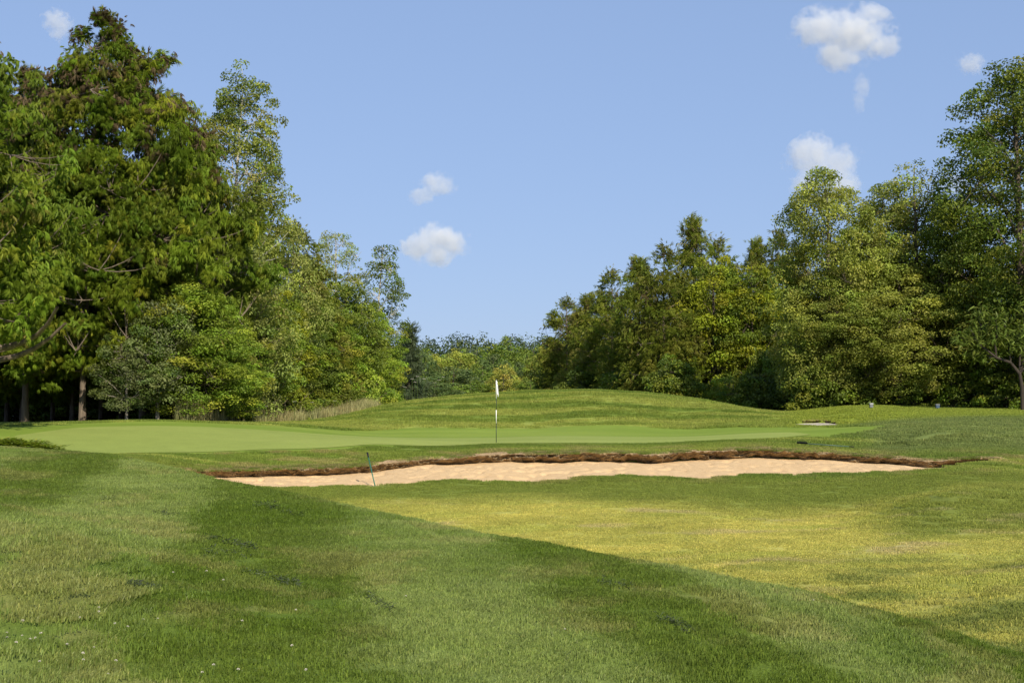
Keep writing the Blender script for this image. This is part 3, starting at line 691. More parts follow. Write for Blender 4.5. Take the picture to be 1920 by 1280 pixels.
def cedar(name, seed, H, base, R, prof, nclump, nspray, size, pal, nprim=34, tr=.2, lean=(0, 0), amp=.22, dead=8, low=None, droop=.35, npin=6, cone=.0, hang=.7, per=8):
    r = np.random.default_rng(seed); lob = lobed(r, amp); tm = fan_template(npin, droop, seed)
    lines, nodes, trunk = skeleton(r, H, base, R, prof, nprim, tr, .12, lean, .03 * H / 10, .6)
    nb = max(20, nclump // per); tb = r.random(nb * 8); wt = np.array([prof(q) for q in tb]) + .22; tb = tb[r.random(len(tb)) < wt / wt.max()][:nb]; nb = len(tb)
    ab = r.random(nb) * 6.2832; rb = R * np.array([prof(q) for q in tb]) * lob(ab, tb) * (.45 + .55 * r.random(nb) ** .35); hb = base + (H - base) * tb
    Bp = np.stack([np.cos(ab) * rb, np.sin(ab) * rb, hb], 1); outb = np.stack([np.cos(ab), np.sin(ab), 0 * ab], 1); sdb = np.stack([-np.sin(ab), np.cos(ab), 0 * ab], 1)
    sg = (.115 * R + .12) * np.clip(np.array([prof(q) for q in tb]) * 1.3, .35, 1); ib = np.repeat(np.arange(nb), per); n = len(ib)       # boughs of drooping sprays with dark gaps between
    inw = r.random(n) ** 1.4 * 2.6; g1, g2 = r.normal(0, 1, n), r.normal(0, 1, n)
    C = Bp[ib] + outb[ib] * (-(inw - .4) * sg[ib])[:, None] + sdb[ib] * (g1 * sg[ib] * (1.15 - .25 * inw))[:, None] + UP * (g2 * .45 * sg[ib] - .30 * sg[ib] * np.abs(g1) + .25 * inw * sg[ib])[:, None]
    hz = C[:, 2]; tc = np.clip((hz - base) / (H - base), 0, 1); az = np.arctan2(C[:, 1], C[:, 0])
    C[:, 0] += np.interp(hz, trunk[:, 2], trunk[:, 0]); C[:, 1] += np.interp(hz, trunk[:, 2], trunk[:, 1])
    cc = (palette_colors(r, n, pal) * .55 + palette_colors(r, nb, pal)[ib] * .45) * r.uniform(.85, 1.18, (nb, 1))[ib]
    if cone: k = (r.random(n) < cone * sstep(.45, .95, tc)); cc[k] = np.array([.17, .125, .07]) * r.uniform(.7, 1.3, (k.sum(), 1))
    twigs(r, lines, nodes, C, .35, .014)
    for i in range(dead):                     # bare grey dead limbs poking out of the foliage
        a_ = r.random() * 6.28; h0 = base + (H - base) * r.uniform(.1, .75); t0 = (h0 - base) / (H - base); ln = R * prof(t0) * r.uniform(1.0, 1.15)
        q = np.linspace(0, 1, 8); sg = r.uniform(-.5, .5)
        Pl = np.stack([np.cos(a_ + sg * q) * ln * q, np.sin(a_ + sg * q) * ln * q, h0 + ln * (.45 * q ** 2 - .12 * q)], 1)
        lines.append((Pl, .03 * (1 - q * .8)))
        for j in (4, 5, 6): 
            e_ = Pl[j] + r.normal(0, .4, 3); lines.append((np.stack([Pl[j], (Pl[j] + e_) / 2 + r.normal(0, .05, 3), e_]), np.array([.014, .01, .005])))
    idx = np.repeat(np.arange(n), nspray); m = len(idx)
    out = np.stack([np.cos(az), np.sin(az), 0 * az], 1)[idx]; sz = size * r.uniform(.6, 1.3, m)
    pos = C[idx] + r.normal(0, 1, (m, 3)) * np.array([.9, .9, .75]) * size * .8
    d = norm(out * r.uniform(.2, .9, (m, 1)) - UP * r.uniform(hang * .15, hang * 1.25, (m, 1)) + rvec(r, m) * .8)
    tcl = tc[idx]; d = norm(d + UP * (1.1 * sstep(.82, 1, tcl))[:, None])
    nr = norm(UP * .55 + out * .6 + rvec(r, m) * .6)
    V, T, Cc = place_sprays(pos, d, nr, sz, cc[idx] * r.uniform(.86, 1.16, (m, 1)), tm)
    tv, tq = tubes(lines, 6)
    if low is not None:
        lv, lq = tubes(low, 10); tq = np.concatenate([tq, lq + len(tv)]); tv = np.concatenate([tv, lv])
    return {'trunk': mesh_np(name + '_trunk', tv, Q=tq, mat=CEDARBARK, smooth=True), 'crown': mesh_np(name + '_crown', V, T=T, C=Cc, mat=NEEDLE)}

def put(kind, meshes, px, Y, label, cat='tree', group=None, rot=0.0, sx=1.0, sz=1.0, dz=0.0, sy=None):
    if 1280 < px < 1530 and 75 < Y < 96: Y, sx, sz = Y * 1.16, sx * 1.16, sz * 1.16      # the right wood starts beyond the tees
    g = ground(px, Y); o = link(kind, None, None, (g[0], g[1], g[2] + dz)); o.empty_display_size = .5
    o.rotation_euler = (0, 0, rot); o.scale = (sx, sy or sx, sz)
    for k, me in meshes.items(): link(k, me, o)
    return tag(o, label, cat, group)

def p_round(t): return max(.05, math.sin(math.pi * min(1, .10 + .86 * t)) ** .7)
def p_oval(t): return max(.06, (1 - abs(t - .42) ** 2.2 * 2.6)) if t < .42 else max(.05, (1 - ((t - .42) / .6) ** 2.0))
def p_cone(t): return max(.04, (1 - t) ** .75 * (1 - .5 * max(0, .12 - t) / .12))
def p_col(t): return max(.05, min(1, .72 + t * 1.4) * (1 - t ** 2.6) ** .9)
def p_cedar(t): return max(.07, min(1, .66 + 2.4 * t) * (1 - t ** 2.9) ** .8)
def p_flat(t): return max(.08, min(1, .6 + 1.6 * t) * (1 - t ** 4) ** .75)
def p_blunt(t): return max(.10, (1 - t ** 1.5) ** .85)
def p_bush(t): return max(.1, (1 - t ** 2) ** .6)
def p_spruce(t): return max(.03, (1 - t) * (1 - .28 * ((t * 11) % 1)))

G_CED = [(5, (0.140, 0.213, 0.024)), (4, (0.183, 0.250, 0.029)), (2, (0.104, 0.171, 0.024)), (1.2, (0.262, 0.287, 0.037)), (.35, (0.232, 0.189, 0.079))]
G_CED2 = [(4, (0.151, 0.190, 0.031)), (3, (0.196, 0.230, 0.040)), (2, (0.106, 0.151, 0.027)), (1.2, (0.263, 0.252, 0.078))]
G_MID = [(4, (0.182, 0.260, 0.036)), (3, (0.221, 0.305, 0.044)), (2, (0.143, 0.221, 0.034)), (1, (0.299, 0.351, 0.052))]
G_YEL = [(4, (.205, .255, .022)), (3, (.250, .285, .022)), (2, (.150, .205, .024)), (1, (.115, .170, .026))]
G_GREY = [(4, (0.218, 0.263, 0.078)), (3, (0.252, 0.297, 0.090)), (2, (0.157, 0.213, 0.056))]
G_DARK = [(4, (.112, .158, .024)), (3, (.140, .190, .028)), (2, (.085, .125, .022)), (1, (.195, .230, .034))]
G_ASH = [(4, (0.213, 0.249, 0.056)), (3, (0.246, 0.280, 0.065)), (2, (0.168, 0.213, 0.045)), (1, (0.286, 0.302, 0.067))]
G_BLUE = [(4, (.095, .135, .085)), (3, (.120, .160, .100)), (2, (.07, .105, .065))]
G_POP = [(4, (.200, .240, .050)), (3, (.250, .280, .062)), (2, (.135, .190, .036))]

# --- left woods: the big front cedars
low = []
for az, ln, h0 in ((-.15, 5.2, 2.9), (.2, 4.6, 2.5), (-.55, 4.2, 3.3), (-1.2, 4.0, 2.6)):
    q = np.linspace(0, 1, 9)
    low.append((np.stack([np.cos(az + .25 * np.sin(q * 4)) * ln * q, np.sin(az + .25 * np.sin(q * 4)) * ln * q, h0 - .75 * np.sin(q * 2.4) + 1.3 * q ** 2], 1), .17 * (1 - .75 * q)))
m_front = cedar('front_cedar', 11, 13.3, 2.9, 4.7, p_cedar, 1400, 18, .25, [(w_, tuple(.86 * v for v in c_)) for w_, c_ in G_CED], tr=.30, dead=9, npin=7, low=low, cone=.18, hang=1.1, droop=.55)
m_tall = cedar('tall_cedar', 12, 14.8, 2.0, 3.3, p_cedar, 1500, 17, .205, G_CED, tr=.115, dead=12, npin=7, cone=.30, hang=1.1, droop=.55, lean=(.5, 0), amp=.3)
m_ced2 = cedar('side_cedar', 13, 12.5, 1.6, 2.7, p_cedar, 950, 16, .205, G_CED, tr=.10, dead=5, npin=7, cone=.28, amp=.3, hang=1.1, droop=.55)
put('cedar_tree', m_front, -150, 48, 'huge green cedar at the left edge with thick low limbs', rot=.0, sx=1.06, sz=1.06)
put('cedar_tree', m_tall, 155, 63, 'tallest left cedar with brown cones and leaning spire top', rot=.3, sx=1.14, sz=1.235)
put('cedar_tree', m_ced2, 268, 64, 'tall cedar with a narrow tip beside the tallest left cedar', rot=1.1, sz=1.40, sx=1.28)
put('cedar_tree', m_ced2, 352, 66, 'rounded cedar at the right end of the front cedars by the poplar', rot=3.4, sz=1.19, sx=1.15)
put('cedar_tree', m_tall, 48, 64, 'cedar with drooping sprays standing behind the two big left cedars', rot=2.5, sz=1.10, sx=1.25)
put('cedar_tree', m_ced2, -330, 64, 'dense cedar beyond the left picture edge behind the huge cedar', rot=5.0, sz=1.3, sx=1.4)
for i, (px, Y, lb) in enumerate(((-30, 66, 'dark cedar trunk nearest the left edge under the cedars'), (14, 71, 'thin dark trunk deep in the left shade'), (42, 68, 'slim pale trunk alone in the dark gap at left'), (100, 73, 'thin shaded trunk between the pale trunk and the tallest cedar'),
                             (136, 67, 'pale trunk just left of the tallest left cedar'), (190, 69, 'stout lit trunk right of the tallest left cedar'), (228, 72, 'shaded trunk behind the grey leaved small trees'), (310, 75, 'trunk hidden behind the grey leaved tree'),
                             (-110, 70, 'shaded cedar left of the picture edge'), (120, 80, 'far shaded trunk deep behind the tallest cedar'), (240, 81, 'far shaded trunk behind the small grey trees'), (20, 82, 'far shaded trunk deep in the left corner'))):
    put('cedar_tree', m_ced2, px, Y, lb, group='cedars in the shade of the left wood', rot=i * 1.7, sx=.95, sz=1.02 - .03 * (i % 4))

# --- left woods: mixed trees running away from the camera
m_pop = broadleaf('poplar', 21, 16.9, 3.5, 2.9, p_oval, 520, 86, .14, G_POP, clump=.52, nprim=20, tr=.17, rise=1.25, lean=(.7, 0), amp=.5, bark=BIRCH, twig=.9, inner=.25)
m_ash = broadleaf('ash', 22, 10.6, .6, 3.0, p_oval, 340, 110, .145, G_GREY, clump=.66, nprim=16, tr=.15)
m_mid = broadleaf('maple', 23, 11.5, .8, 2.9, p_oval, 340, 110, .15, G_MID, clump=.66, nprim=16, tr=.16)
m_rced = cedar('wood_cedar', 24, 11.5, .3, 2.7, p_blunt, 600, 11, .34, G_CED2, tr=.14, dead=4, npin=5, hang=.3, cone=.10, amp=.3, per=4)
m_rced2 = cedar('wood_cedar', 25, 12.0, .3, 2.7, p_cedar, 640, 11, .34, G_CED2, tr=.14, dead=4, npin=5, hang=.3, cone=.12, amp=.35, per=4)
m_birch = broadleaf('birch', 26, 12.6, 4.5, 2.5, p_oval, 170, 64, .13, G_GREY, clump=.5, nprim=16, tr=.15, rise=1.3, amp=.4, bark=BIRCH, twig=1.0, inner=.2)
m_pop2 = broadleaf('slender_poplar', 27, 12.2, 3.0, 2.3, p_oval, 130, 66, .16, G_DARK, clump=.55, nprim=14, tr=.13, rise=.9, lean=(.9, 0), amp=.8, bark=BIRCH, twig=1.0, inner=.3)
m_yel = broadleaf('yellow_maple', 28, 9.8, .6, 2.5, p_oval, 260, 95, .17, G_YEL, clump=.6, nprim=14, tr=.13)
m_olive = broadleaf('olive', 29, 4.8, .7, 1.7, p_round, 120, 85, .12, [(3, (.145, .175, .075)), (2, (.11, .145, .055)), (1, (.09, .135, .035))], clump=.42, nprim=12, tr=.07, rise=1.1, bark=GREYB, amp=.5)
m_dark = broadleaf('dark_tree', 30, 10.5, .5, 3.0, p_round, 300, 100, .18, G_DARK, clump=.7, nprim=14, tr=.16)
put('poplar_tree', m_pop, 415, 72, 'tall airy poplar rising above the cedars at left', rot=0, sz=1.06)
put('poplar_tree', m_pop, 342, 78, 'grey green poplar half hidden behind the cedar tops', rot=2.2, sz=.94)
put('ash_tree', m_ash, 420, 69, 'silvery green leafy tree beneath the tall poplar', rot=.4, sz=1.02)
put('ash_tree', m_ash, 492, 79, 'tall silvery leafy tree between the poplar and the yellowish cedar', rot=2.0, sz=1.20, sx=1.02)
put('maple_tree', m_mid, 455, 72, 'fresh green broadleaf tree low beside the silvery trees', rot=1.0, sz=.66, sx=.9)
put('cedar_tree', m_rced2, 548, 86, 'olive cedar with yellow tips on the left wood slope', rot=.2, sz=.95, sx=1.12)
put('cedar_tree', m_rced, 588, 91, 'pointed olive cedar just left of the white birch', rot=1.2, sz=.78, sx=1.05)
put('maple_tree', m_yel, 515, 76, 'small yellow green maple glowing in the left wood edge', rot=.5, sz=.72, sx=.8)
put('birch_tree', m_birch, 634, 97, 'white stemmed birch with thin leaves above the left wood', rot=.6)
put('leafy_tree', m_dark, 640, 93, 'dense dark green tree below the white birch', rot=.9, sz=.80, sx=.88)
put('leafy_tree', m_mid, 600, 90, 'green broadleaf tree at the foot of the pointed olive cedar', rot=4.1, sz=.60, sx=.9)
put('poplar_tree', m_pop2, 699, 101, 'slender dark poplar leaning right at the end of the left wood', rot=0)
put('leafy_tree', m_mid, 690, 99, 'rounded green tree under the slender leaning poplar', rot=2.8, sz=.66, sx=.85)
put('leafy_tree', m_dark, 708, 106, 'low dark tree at the right end of the left wood', rot=2.1, sz=.46, sx=.55)
put('leafy_tree', m_mid, 560, 84, 'mid green tree in front of the olive cedar with yellow tips', rot=5.2, sz=.62, sx=.95)
put('olive_tree', m_olive, 296, 61.5, 'grey leaved small tree with pale stems at the shaded wood edge', rot=.0, sz=1.05, sx=1.0)
put('olive_tree', m_olive, 238, 60.5, 'low grey leaved small tree beside the dark trunks', rot=2.0, sz=.6, sx=.8)
put('leafy_tree', m_mid, 362, 63, 'bright green young tree with crooked pale stem under the cedars', rot=1.0, sz=.56, sx=.85)
put('leafy_tree', m_mid, 415, 66, 'drooping green young tree right of the crooked stem', rot=3.0, sz=.42, sx=.72)

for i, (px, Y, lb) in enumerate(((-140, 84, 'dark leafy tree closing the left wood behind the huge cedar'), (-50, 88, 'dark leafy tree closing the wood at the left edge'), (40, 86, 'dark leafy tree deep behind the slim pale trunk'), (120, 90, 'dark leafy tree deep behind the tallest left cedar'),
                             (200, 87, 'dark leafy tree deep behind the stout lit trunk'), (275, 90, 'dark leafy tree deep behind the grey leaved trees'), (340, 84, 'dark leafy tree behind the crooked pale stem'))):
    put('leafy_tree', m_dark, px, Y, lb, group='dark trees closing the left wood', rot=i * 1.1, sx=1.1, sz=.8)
# --- right woods
rc = [(1062, 127, .82, 1.0, 'leftmost low cedar of the right wood'), (1104, 120, .86, 1.0, 'second cedar from the left end of the right wood'),
      (1148, 112, .92, 1.0, 'third cedar from the left end of the right wood'), (1196, 104, 1.0, 1.05, 'broad shaded cedar in the middle of the right cedar row'),
      (1246, 97, .94, 1.0, 'cedar just left of the tallest spire in the right wood'), (1302, 91, 1.09, .95, 'tallest pointed cedar spire of the right wood'),
      (1348, 93, .93, .9, 'cedar directly right of the tallest spire'), (1420, 92, .98, .8, 'cedar tip rising behind the yellow maples'), (1462, 91, .96, .8, 'dark cedar tip next to the tall ash trees')]
for i, (px, Y, sz, sx, lb) in enumerate(rc):
    put('cedar_tree', (m_rced2, m_rced)[i % 2] if px != 1302 else m_rced, px, Y, lb, rot=i * 1.3, sz=sz, sx=sx)
for i, (px, Y) in enumerate(((1080, 140), (1135, 130), (1225, 118), (1275, 108), (1385, 103), (1500, 100), (1600, 96), (1700, 95))):
    put('cedar_tree', (m_rced, m_rced2)[i % 2], px, Y, 'cedar in the second row behind the ' + ('leftmost right cedars', 'third right cedar', 'broad shaded cedar', 'tallest cedar spire', 'cedar right of the tallest spire', 'dark cedar tip', 'square topped ash', 'thin crowned ash')[i], group='second row cedars of the right wood', rot=i * 2.1, sz=.8)
put('maple_tree', m_yel, 1338, 84, 'yellow green maple below the tallest cedar spire', rot=.4, sz=.98, sx=.9)
put('maple_tree', m_yel, 1412, 83, 'brightest yellow maple in the right wood', rot=2.4, sz=.92, sx=.9)
put('maple_tree', m_mid, 1290, 86, 'shaded green tree at the foot of the tallest spire', rot=1.4, sz=.5, sx=.8)
put('maple_tree', m_yel, 1468, 85, 'yellowish tree against the tall ash trees', rot=4.0, sz=.86, sx=.8)
m_bash = broadleaf('big_ash', 31, 12.4, .8, 3.2, p_flat, 520, 120, .145, G_ASH, clump=.68, nprim=20, tr=.2, rise=1.0, amp=.35)
m_open = broadleaf('open_ash', 32, 12.8, 1.6, 2.9, p_flat, 260, 80, .14, G_ASH, clump=.62, nprim=20, tr=.17, rise=1.1, amp=.45, twig=.9)
put('ash_tree', m_bash, 1556, 79, 'tall square topped ash tree left of the open ash trees', rot=.0, sz=1.05, sx=1.0)
put('ash_tree', m_bash, 1652, 82, 'ash tree with a small pointed top between two taller ashes', rot=2.0, sz=1.02, sx=1.0)
put('ash_tree', m_open, 1728, 79, 'tall thin crowned ash tree with sky showing through', rot=1.0, sz=1.08, sx=1.15)
put('ash_tree', m_bash, 1690, 77.5, 'broad low ash tree drooping over the tee bank', rot=4.0, sz=.66, sx=1.0)
put('ash_tree', m_bash, 1585, 78, 'spreading ash tree with dark hollow beneath it', rot=5.0, sz=.60, sx=.85)
m_big = broadleaf('big_maple', 33, 15.6, 2.2, 4.0, p_oval, 640, 130, .145, G_DARK, clump=.72, nprim=26, tr=.24, rise=1.0, amp=.42, twig=.5, inner=.12)
put('maple_tree', m_big, 1918, 76, 'large dark green tree towering at the right edge', rot=.0, sx=1.26, sz=1.2)
put('maple_tree', m_dark, 1815, 79, 'dark rounded tree at the foot of the towering right tree', rot=.8, sz=.98, sx=.85)
put('maple_tree', m_big, 2130, 84, 'big dark tree beyond the right picture edge', rot=2.0, sz=.9)
put('maple_tree', m_dark, 2010, 84, 'dense dark tree behind the sumac at the right edge', rot=3.8, sz=.9)
put('maple_tree', m_dark, 1880, 86, 'dark tree filling the gap behind the towering right tree', rot=1.8, sz=.8)
put('maple_tree', m_dark, 1760, 84, 'dark tree in the shade behind the thin crowned ash', rot=2.9, sz=.8)

# sumac: a crooked stem with feathery compound leaves
def sumac():
    r = np.random.default_rng(44); lines, V_, T_, C_ = [], [], [], []
    tm = spray_template(9, .5, .22)
    main = np.array([(0, 0, -.2), (-.02, 0, .9), (-.12, 0, 1.5), (-.5, -.05, 1.95), (-1.1, -.1, 2.15), (-1.8, -.1, 2.7), (-2.1, 0, 3.3)])
    lines.append((main, np.linspace(.10, .03, 7)))
    tips = [main[-1], main[-2]]
    for s, e_ in ((2, (.5, .1, 3.6)), (3, (-.55, .3, 3.9)), (4, (-1.2, -.4, 3.8)), (4, (-1.9, .3, 2.4)), (3, (-.2, -.5, 3.2)), (2, (1.0, -.2, 2.9)), (5, (-2.5, .1, 3.0)), (5, (-1.6, .2, 4.1)), (2, (.2, .3, 4.3))):
        q = np.linspace(0, 1, 5)[:, None]; Pl = main[s] * (1 - q) + np.array(e_) * q + r.normal(0, .06, (5, 3)) * np.sin(q * np.pi)
        lines.append((Pl, np.linspace(.05, .018, 5))); tips += [Pl[-1], Pl[-2], Pl[-3]]
    tips = np.array(tips); n = 60; idx = np.repeat(np.arange(len(tips)), n); m = len(idx)
    d = norm(rvec(r, m) * np.array([1, 1, .35]) - UP * .08); pos = tips[idx] + rvec(r, m) * r.uniform(.1, .5, (m, 1))
    c = palette_colors(r, m, [(3, (.14, .20, .045)), (2, (.17, .225, .055))])
    V, T, C = place_sprays(pos, d, norm(UP + rvec(r, m) * .3), r.uniform(.18, .34, m), c, tm)
    tv, tq = tubes(lines, 8)
    return {'trunk': mesh_np('sumac_trunk', tv, Q=tq, mat=DARKBARK, smooth=True), 'crown': mesh_np('sumac_crown', V, T=T, C=C, mat=LEAF)}
put('sumac_tree', sumac(), 1917, 71, 'small sumac with crooked trunk and feathery leaves before the towering right tree', sx=1.22, sz=1.22)

# --- shrubs along both edges
LEFTSH = [(-90, 78), (-30, 80), (30, 79), (85, 81), (140, 79), (195, 81), (250, 80), (305, 79)]
m_sh = broadleaf('shrub', 51, 2.2, .05, 1.4, p_bush, 90, 80, .13, G_MID, clump=.36, nprim=8, tr=.05)
m_shy = broadleaf('bright_shrub', 52, 1.7, .02, 1.3, p_bush, 80, 80, .13, [(3, (.13, .175, .022)), (2, (.16, .195, .03)), (1, (.09, .14, .02))], clump=.34, nprim=8, tr=.04, inner=.2)
m_shd = broadleaf('dark_shrub', 53, 2.6, .05, 1.6, p_bush, 120, 80, .15, G_DARK, clump=.42, nprim=8, tr=.05)
for px, Y, me, sz, sx, lb in ((425, 67, m_shy, .8, .9, 'bright goldenrod bush at the left end of the dry grass'), (470, 71, m_shy, .8, 1.0, 'bright low bush behind the dry grass below the bare twigs'),
                             (535, 74, m_shy, .75, 1.0, 'bright ferny bush in the middle of the dry grass edge'), (590, 78, m_shy, .9, 1.1, 'bright ferny bush right of the middle of the dry grass'),
                             (648, 83, m_shy, .8, 1.1, 'bright bush at the right end of the dry grass'), (700, 92, m_sh, 1.1, 1.1, 'green bush where the mound meets the left wood'),
                             (732, 101, m_shy, 1.0, .9, 'yellow green bush at the end of the left wood above the mound'), (395, 70, m_shd, 1.0, 1.0, 'dark bush beneath the silvery tree'),
                             (520, 81, m_shd, 1.2, 1.1, 'dark bush behind the bare twigs'), (330, 64, m_shd, .7, .8, 'dark bush between the pale stems'), (610, 84, m_shd, 1.2, 1.2, 'dark bush under the left birch'),
                             (655, 90, m_sh, 1.4, 1.2, 'mid green bush under the slender poplar'),
                             (1392, 80, m_shy, 1.5, 1.0, 'lit yellow bush on the slope right of the mound'), (1440, 79, m_shy, 2.2, 1.3, 'largest yellow bush below the yellow maples'),
                             (1490, 78, m_sh, 1.7, 1.1, 'green bush at the left end of the dark tee hedge'), (1375, 77, m_sh, .9, .9, 'low green bush where the mound ends at right'),
                             (1425, 76.5, m_shd, .9, 1.0, 'low dark bush beside the far tee strip'), (1530, 78, m_shd, 1.1, 1.1, 'dark bush behind the tee left end'),
                             (1590, 78, m_shd, 1.1, 1.1, 'dark bush behind the white tee box'), (1650, 79, m_shd, 1.0, 1.2, 'dark bush right of the white tee box'), (1710, 78, m_sh, 1.0, 1.1, 'leafy bush left of the blue tee box'),
                             (1770, 78, m_shy, 1.3, 1.1, 'sunlit bush behind the blue tee box'), (1830, 77, m_sh, 1.1, 1.2, 'leafy bush left of the sumac'), (1890, 76, m_shd, 1.0, 1.2, 'dark bush behind the sumac trunk'), (1960, 74, m_shd, 1.2, 1.2, 'dark bush at the right picture edge'),
                             (1090, 112, m_shd, 1.3, 1.4, 'dark bush behind the mound crest below the leftmost cedars'), (1170, 101, m_shd, 1.2, 1.4, 'dark bush behind the mound crest below the broad cedar'), (1260, 90, m_shd, 1.2, 1.2, 'dark bush at the right shoulder of the mound')):
    put('shrub', me, px, Y, lb, 'shrub', rot=px * .37, sx=sx, sz=sz)

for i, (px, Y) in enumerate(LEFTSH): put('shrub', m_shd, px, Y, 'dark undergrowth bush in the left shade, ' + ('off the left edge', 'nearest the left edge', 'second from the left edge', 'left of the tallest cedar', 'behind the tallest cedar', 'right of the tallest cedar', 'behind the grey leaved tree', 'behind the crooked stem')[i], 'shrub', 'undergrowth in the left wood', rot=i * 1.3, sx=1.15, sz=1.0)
# bare reddish twigs
def bare_shrub(seed):
    r = np.random.default_rng(seed); lines = []
    def grow(p, d, ln, rad, lev):
        q = np.linspace(0, 1, 5)[:, None]; Pl = p + d * ln * q + r.normal(0, .05 * ln, (5, 3)) * q
        lines.append((Pl, rad * np.linspace(1, .6, 5)))
        if lev:
            for _ in range(3): grow(Pl[r.integers(2, 5)], norm(d + r.normal(0, .55, 3) + UP * .12), ln * r.uniform(.5, .8), rad * .6, lev - 1)
    for _ in range(6): grow(np.array([r.normal(0, .2), r.normal(0, .2), -.05]), norm(np.array([r.normal(0, .45), r.normal(0, .45), 1])), r.uniform(.8, 1.3), .022, 3)
    v, q = tubes(lines, 4); return {'branches': mesh_np('bare_branches', v, Q=q, mat=TWIG, smooth=True)}
TWIG = bark_material('dead_twig', (.20, .14, .10), (.36, .28, .21))
bs = bare_shrub(5)
put('bare_shrub', bs, 482, 70.5, 'leafless reddish shrub at the left wood edge', 'shrub', sx=1.0, sz=1.0)
put('bare_shrub', bs, 540, 75, 'second leafless shrub among the bright ferns', 'shrub', rot=2.0, sx=.8, sz=.75)

# --- far trees seen through the gap
m_spr = cedar('spruce', 61, 8.2, .2, 2.5, p_spruce, 330, 8, .42, G_BLUE, nprim=46, tr=.12, dead=0, npin=5, hang=.15, amp=.1, per=4)
put('spruce_tree', m_spr, 766, 146, 'blue green spruce spire right of the left wood', rot=.4, sx=1.12)
far = [broadleaf('far_tree_%d' % i, 70 + i, 8.5, .4, 3.6, p_round, 130, 55, .36, pal, clump=.95, nprim=8, tr=.16, amp=.35, twig=.2) for i, pal in enumerate((
    [(3, (0.242, 0.270, 0.055)), (2, (0.186, 0.234, 0.047))], [(3, (0.139, 0.208, 0.040)), (2, (0.176, 0.252, 0.043))], [(3, (0.102, 0.154, 0.055)), (2, (0.131, 0.180, 0.070))], [(3, (0.317, 0.314, 0.070)), (2, (0.242, 0.270, 0.062))]))]
for px, Y, k, sz, sx, lb in ((800, 215, 1, .95, 1.0, 'green far tree just right of the spruce'), (826, 200, 0, .80, .8, 'olive far tree in the middle of the gap'), (862, 225, 0, .98, 1.0, 'tall olive far tree left of the flag'),
                             (893, 240, 1, 1.08, .9, 'green far tree behind the dark round bush'), (850, 165, 2, .52, .95, 'dark round far bush left of the flag'), (815, 150, 2, .32, .6, 'small dark far bush right of the spruce base'),
                             (882, 158, 1, .34, .75, 'low green far bush on the mound skyline left of the flag'), (958, 205, 1, 1.13, 1.05, 'largest rounded far tree right of the flag'), (925, 195, 2, .78, .8, 'dark far tree behind the flag'),
                             (944, 160, 3, .54, .55, 'pale yellow far tree beside the flag'), (905, 185, 1, .62, .8, 'mid green far tree left of the flag top'), (975, 175, 2, .60, .6, 'grey green far tree right of the pale yellow one'),
                             (1000, 190, 1, .92, .8, 'green far tree left of the right cedars'), (995, 150, 1, .36, .45, 'bright round far bush left of the right cedars'), (1024, 170, 0, .80, .7, 'olive far tree touching the right cedars'),
                             (780, 190, 2, .86, .8, 'dark far tree behind the spruce'), (1045, 185, 1, .95, .9, 'far tree half hidden by the leftmost right cedar'), (740, 180, 1, .9, .9, 'far tree half hidden by the left wood end')):
    put('far_tree', far[k], px, Y, lb, rot=px * .7, sx=sx, sz=sz)

def far_wood():
    r = np.random.default_rng(90); n = 240
    y = r.uniform(300, 480, n); x = (r.uniform(560, 1330, n) - 960) / FPX * y; z = height(x, y)
    m = 380; idx = np.repeat(np.arange(n), m); R = r.uniform(3.5, 6, n); H = r.uniform(7, 12, n)
    u = rvec(r, n * m); u[:, 2] = np.abs(u[:, 2]); rad = R[idx] * (.75 + .3 * r.random(n * m))
    pos = np.stack([x[idx] + u[:, 0] * rad, y[idx] + u[:, 1] * rad, z[idx] + .5 + u[:, 2] * H[idx] * (.8 + .25 * r.random(n * m))], 1)
    low_ = r.random(n * m) < .25; pos[low_, 2] = z[idx][low_] + r.random(low_.sum()) * H[idx][low_] * .5
    nr = norm(u + rvec(r, n * m) * .7); d = norm(np.cross(nr, rvec(r, n * m)))
    pal = palette_colors(r, n, [(3, (.055, .090, .050)), (2, (.075, .11, .052)), (1, (.12, .15, .05))])
    V, Q, C = kites(pos, d, nr, r.uniform(.42, .8, n * m), r.uniform(.4, .65, n * m), pal[idx] * r.uniform(.75, 1.25, (n * m, 1)))
    tag(link('far_wood', mesh_np('far_wood', V, Q=Q, C=C, mat=LEAF)), 'dark wooded ridge closing the gap on the horizon', 'forest', kind='stuff')
far_wood()

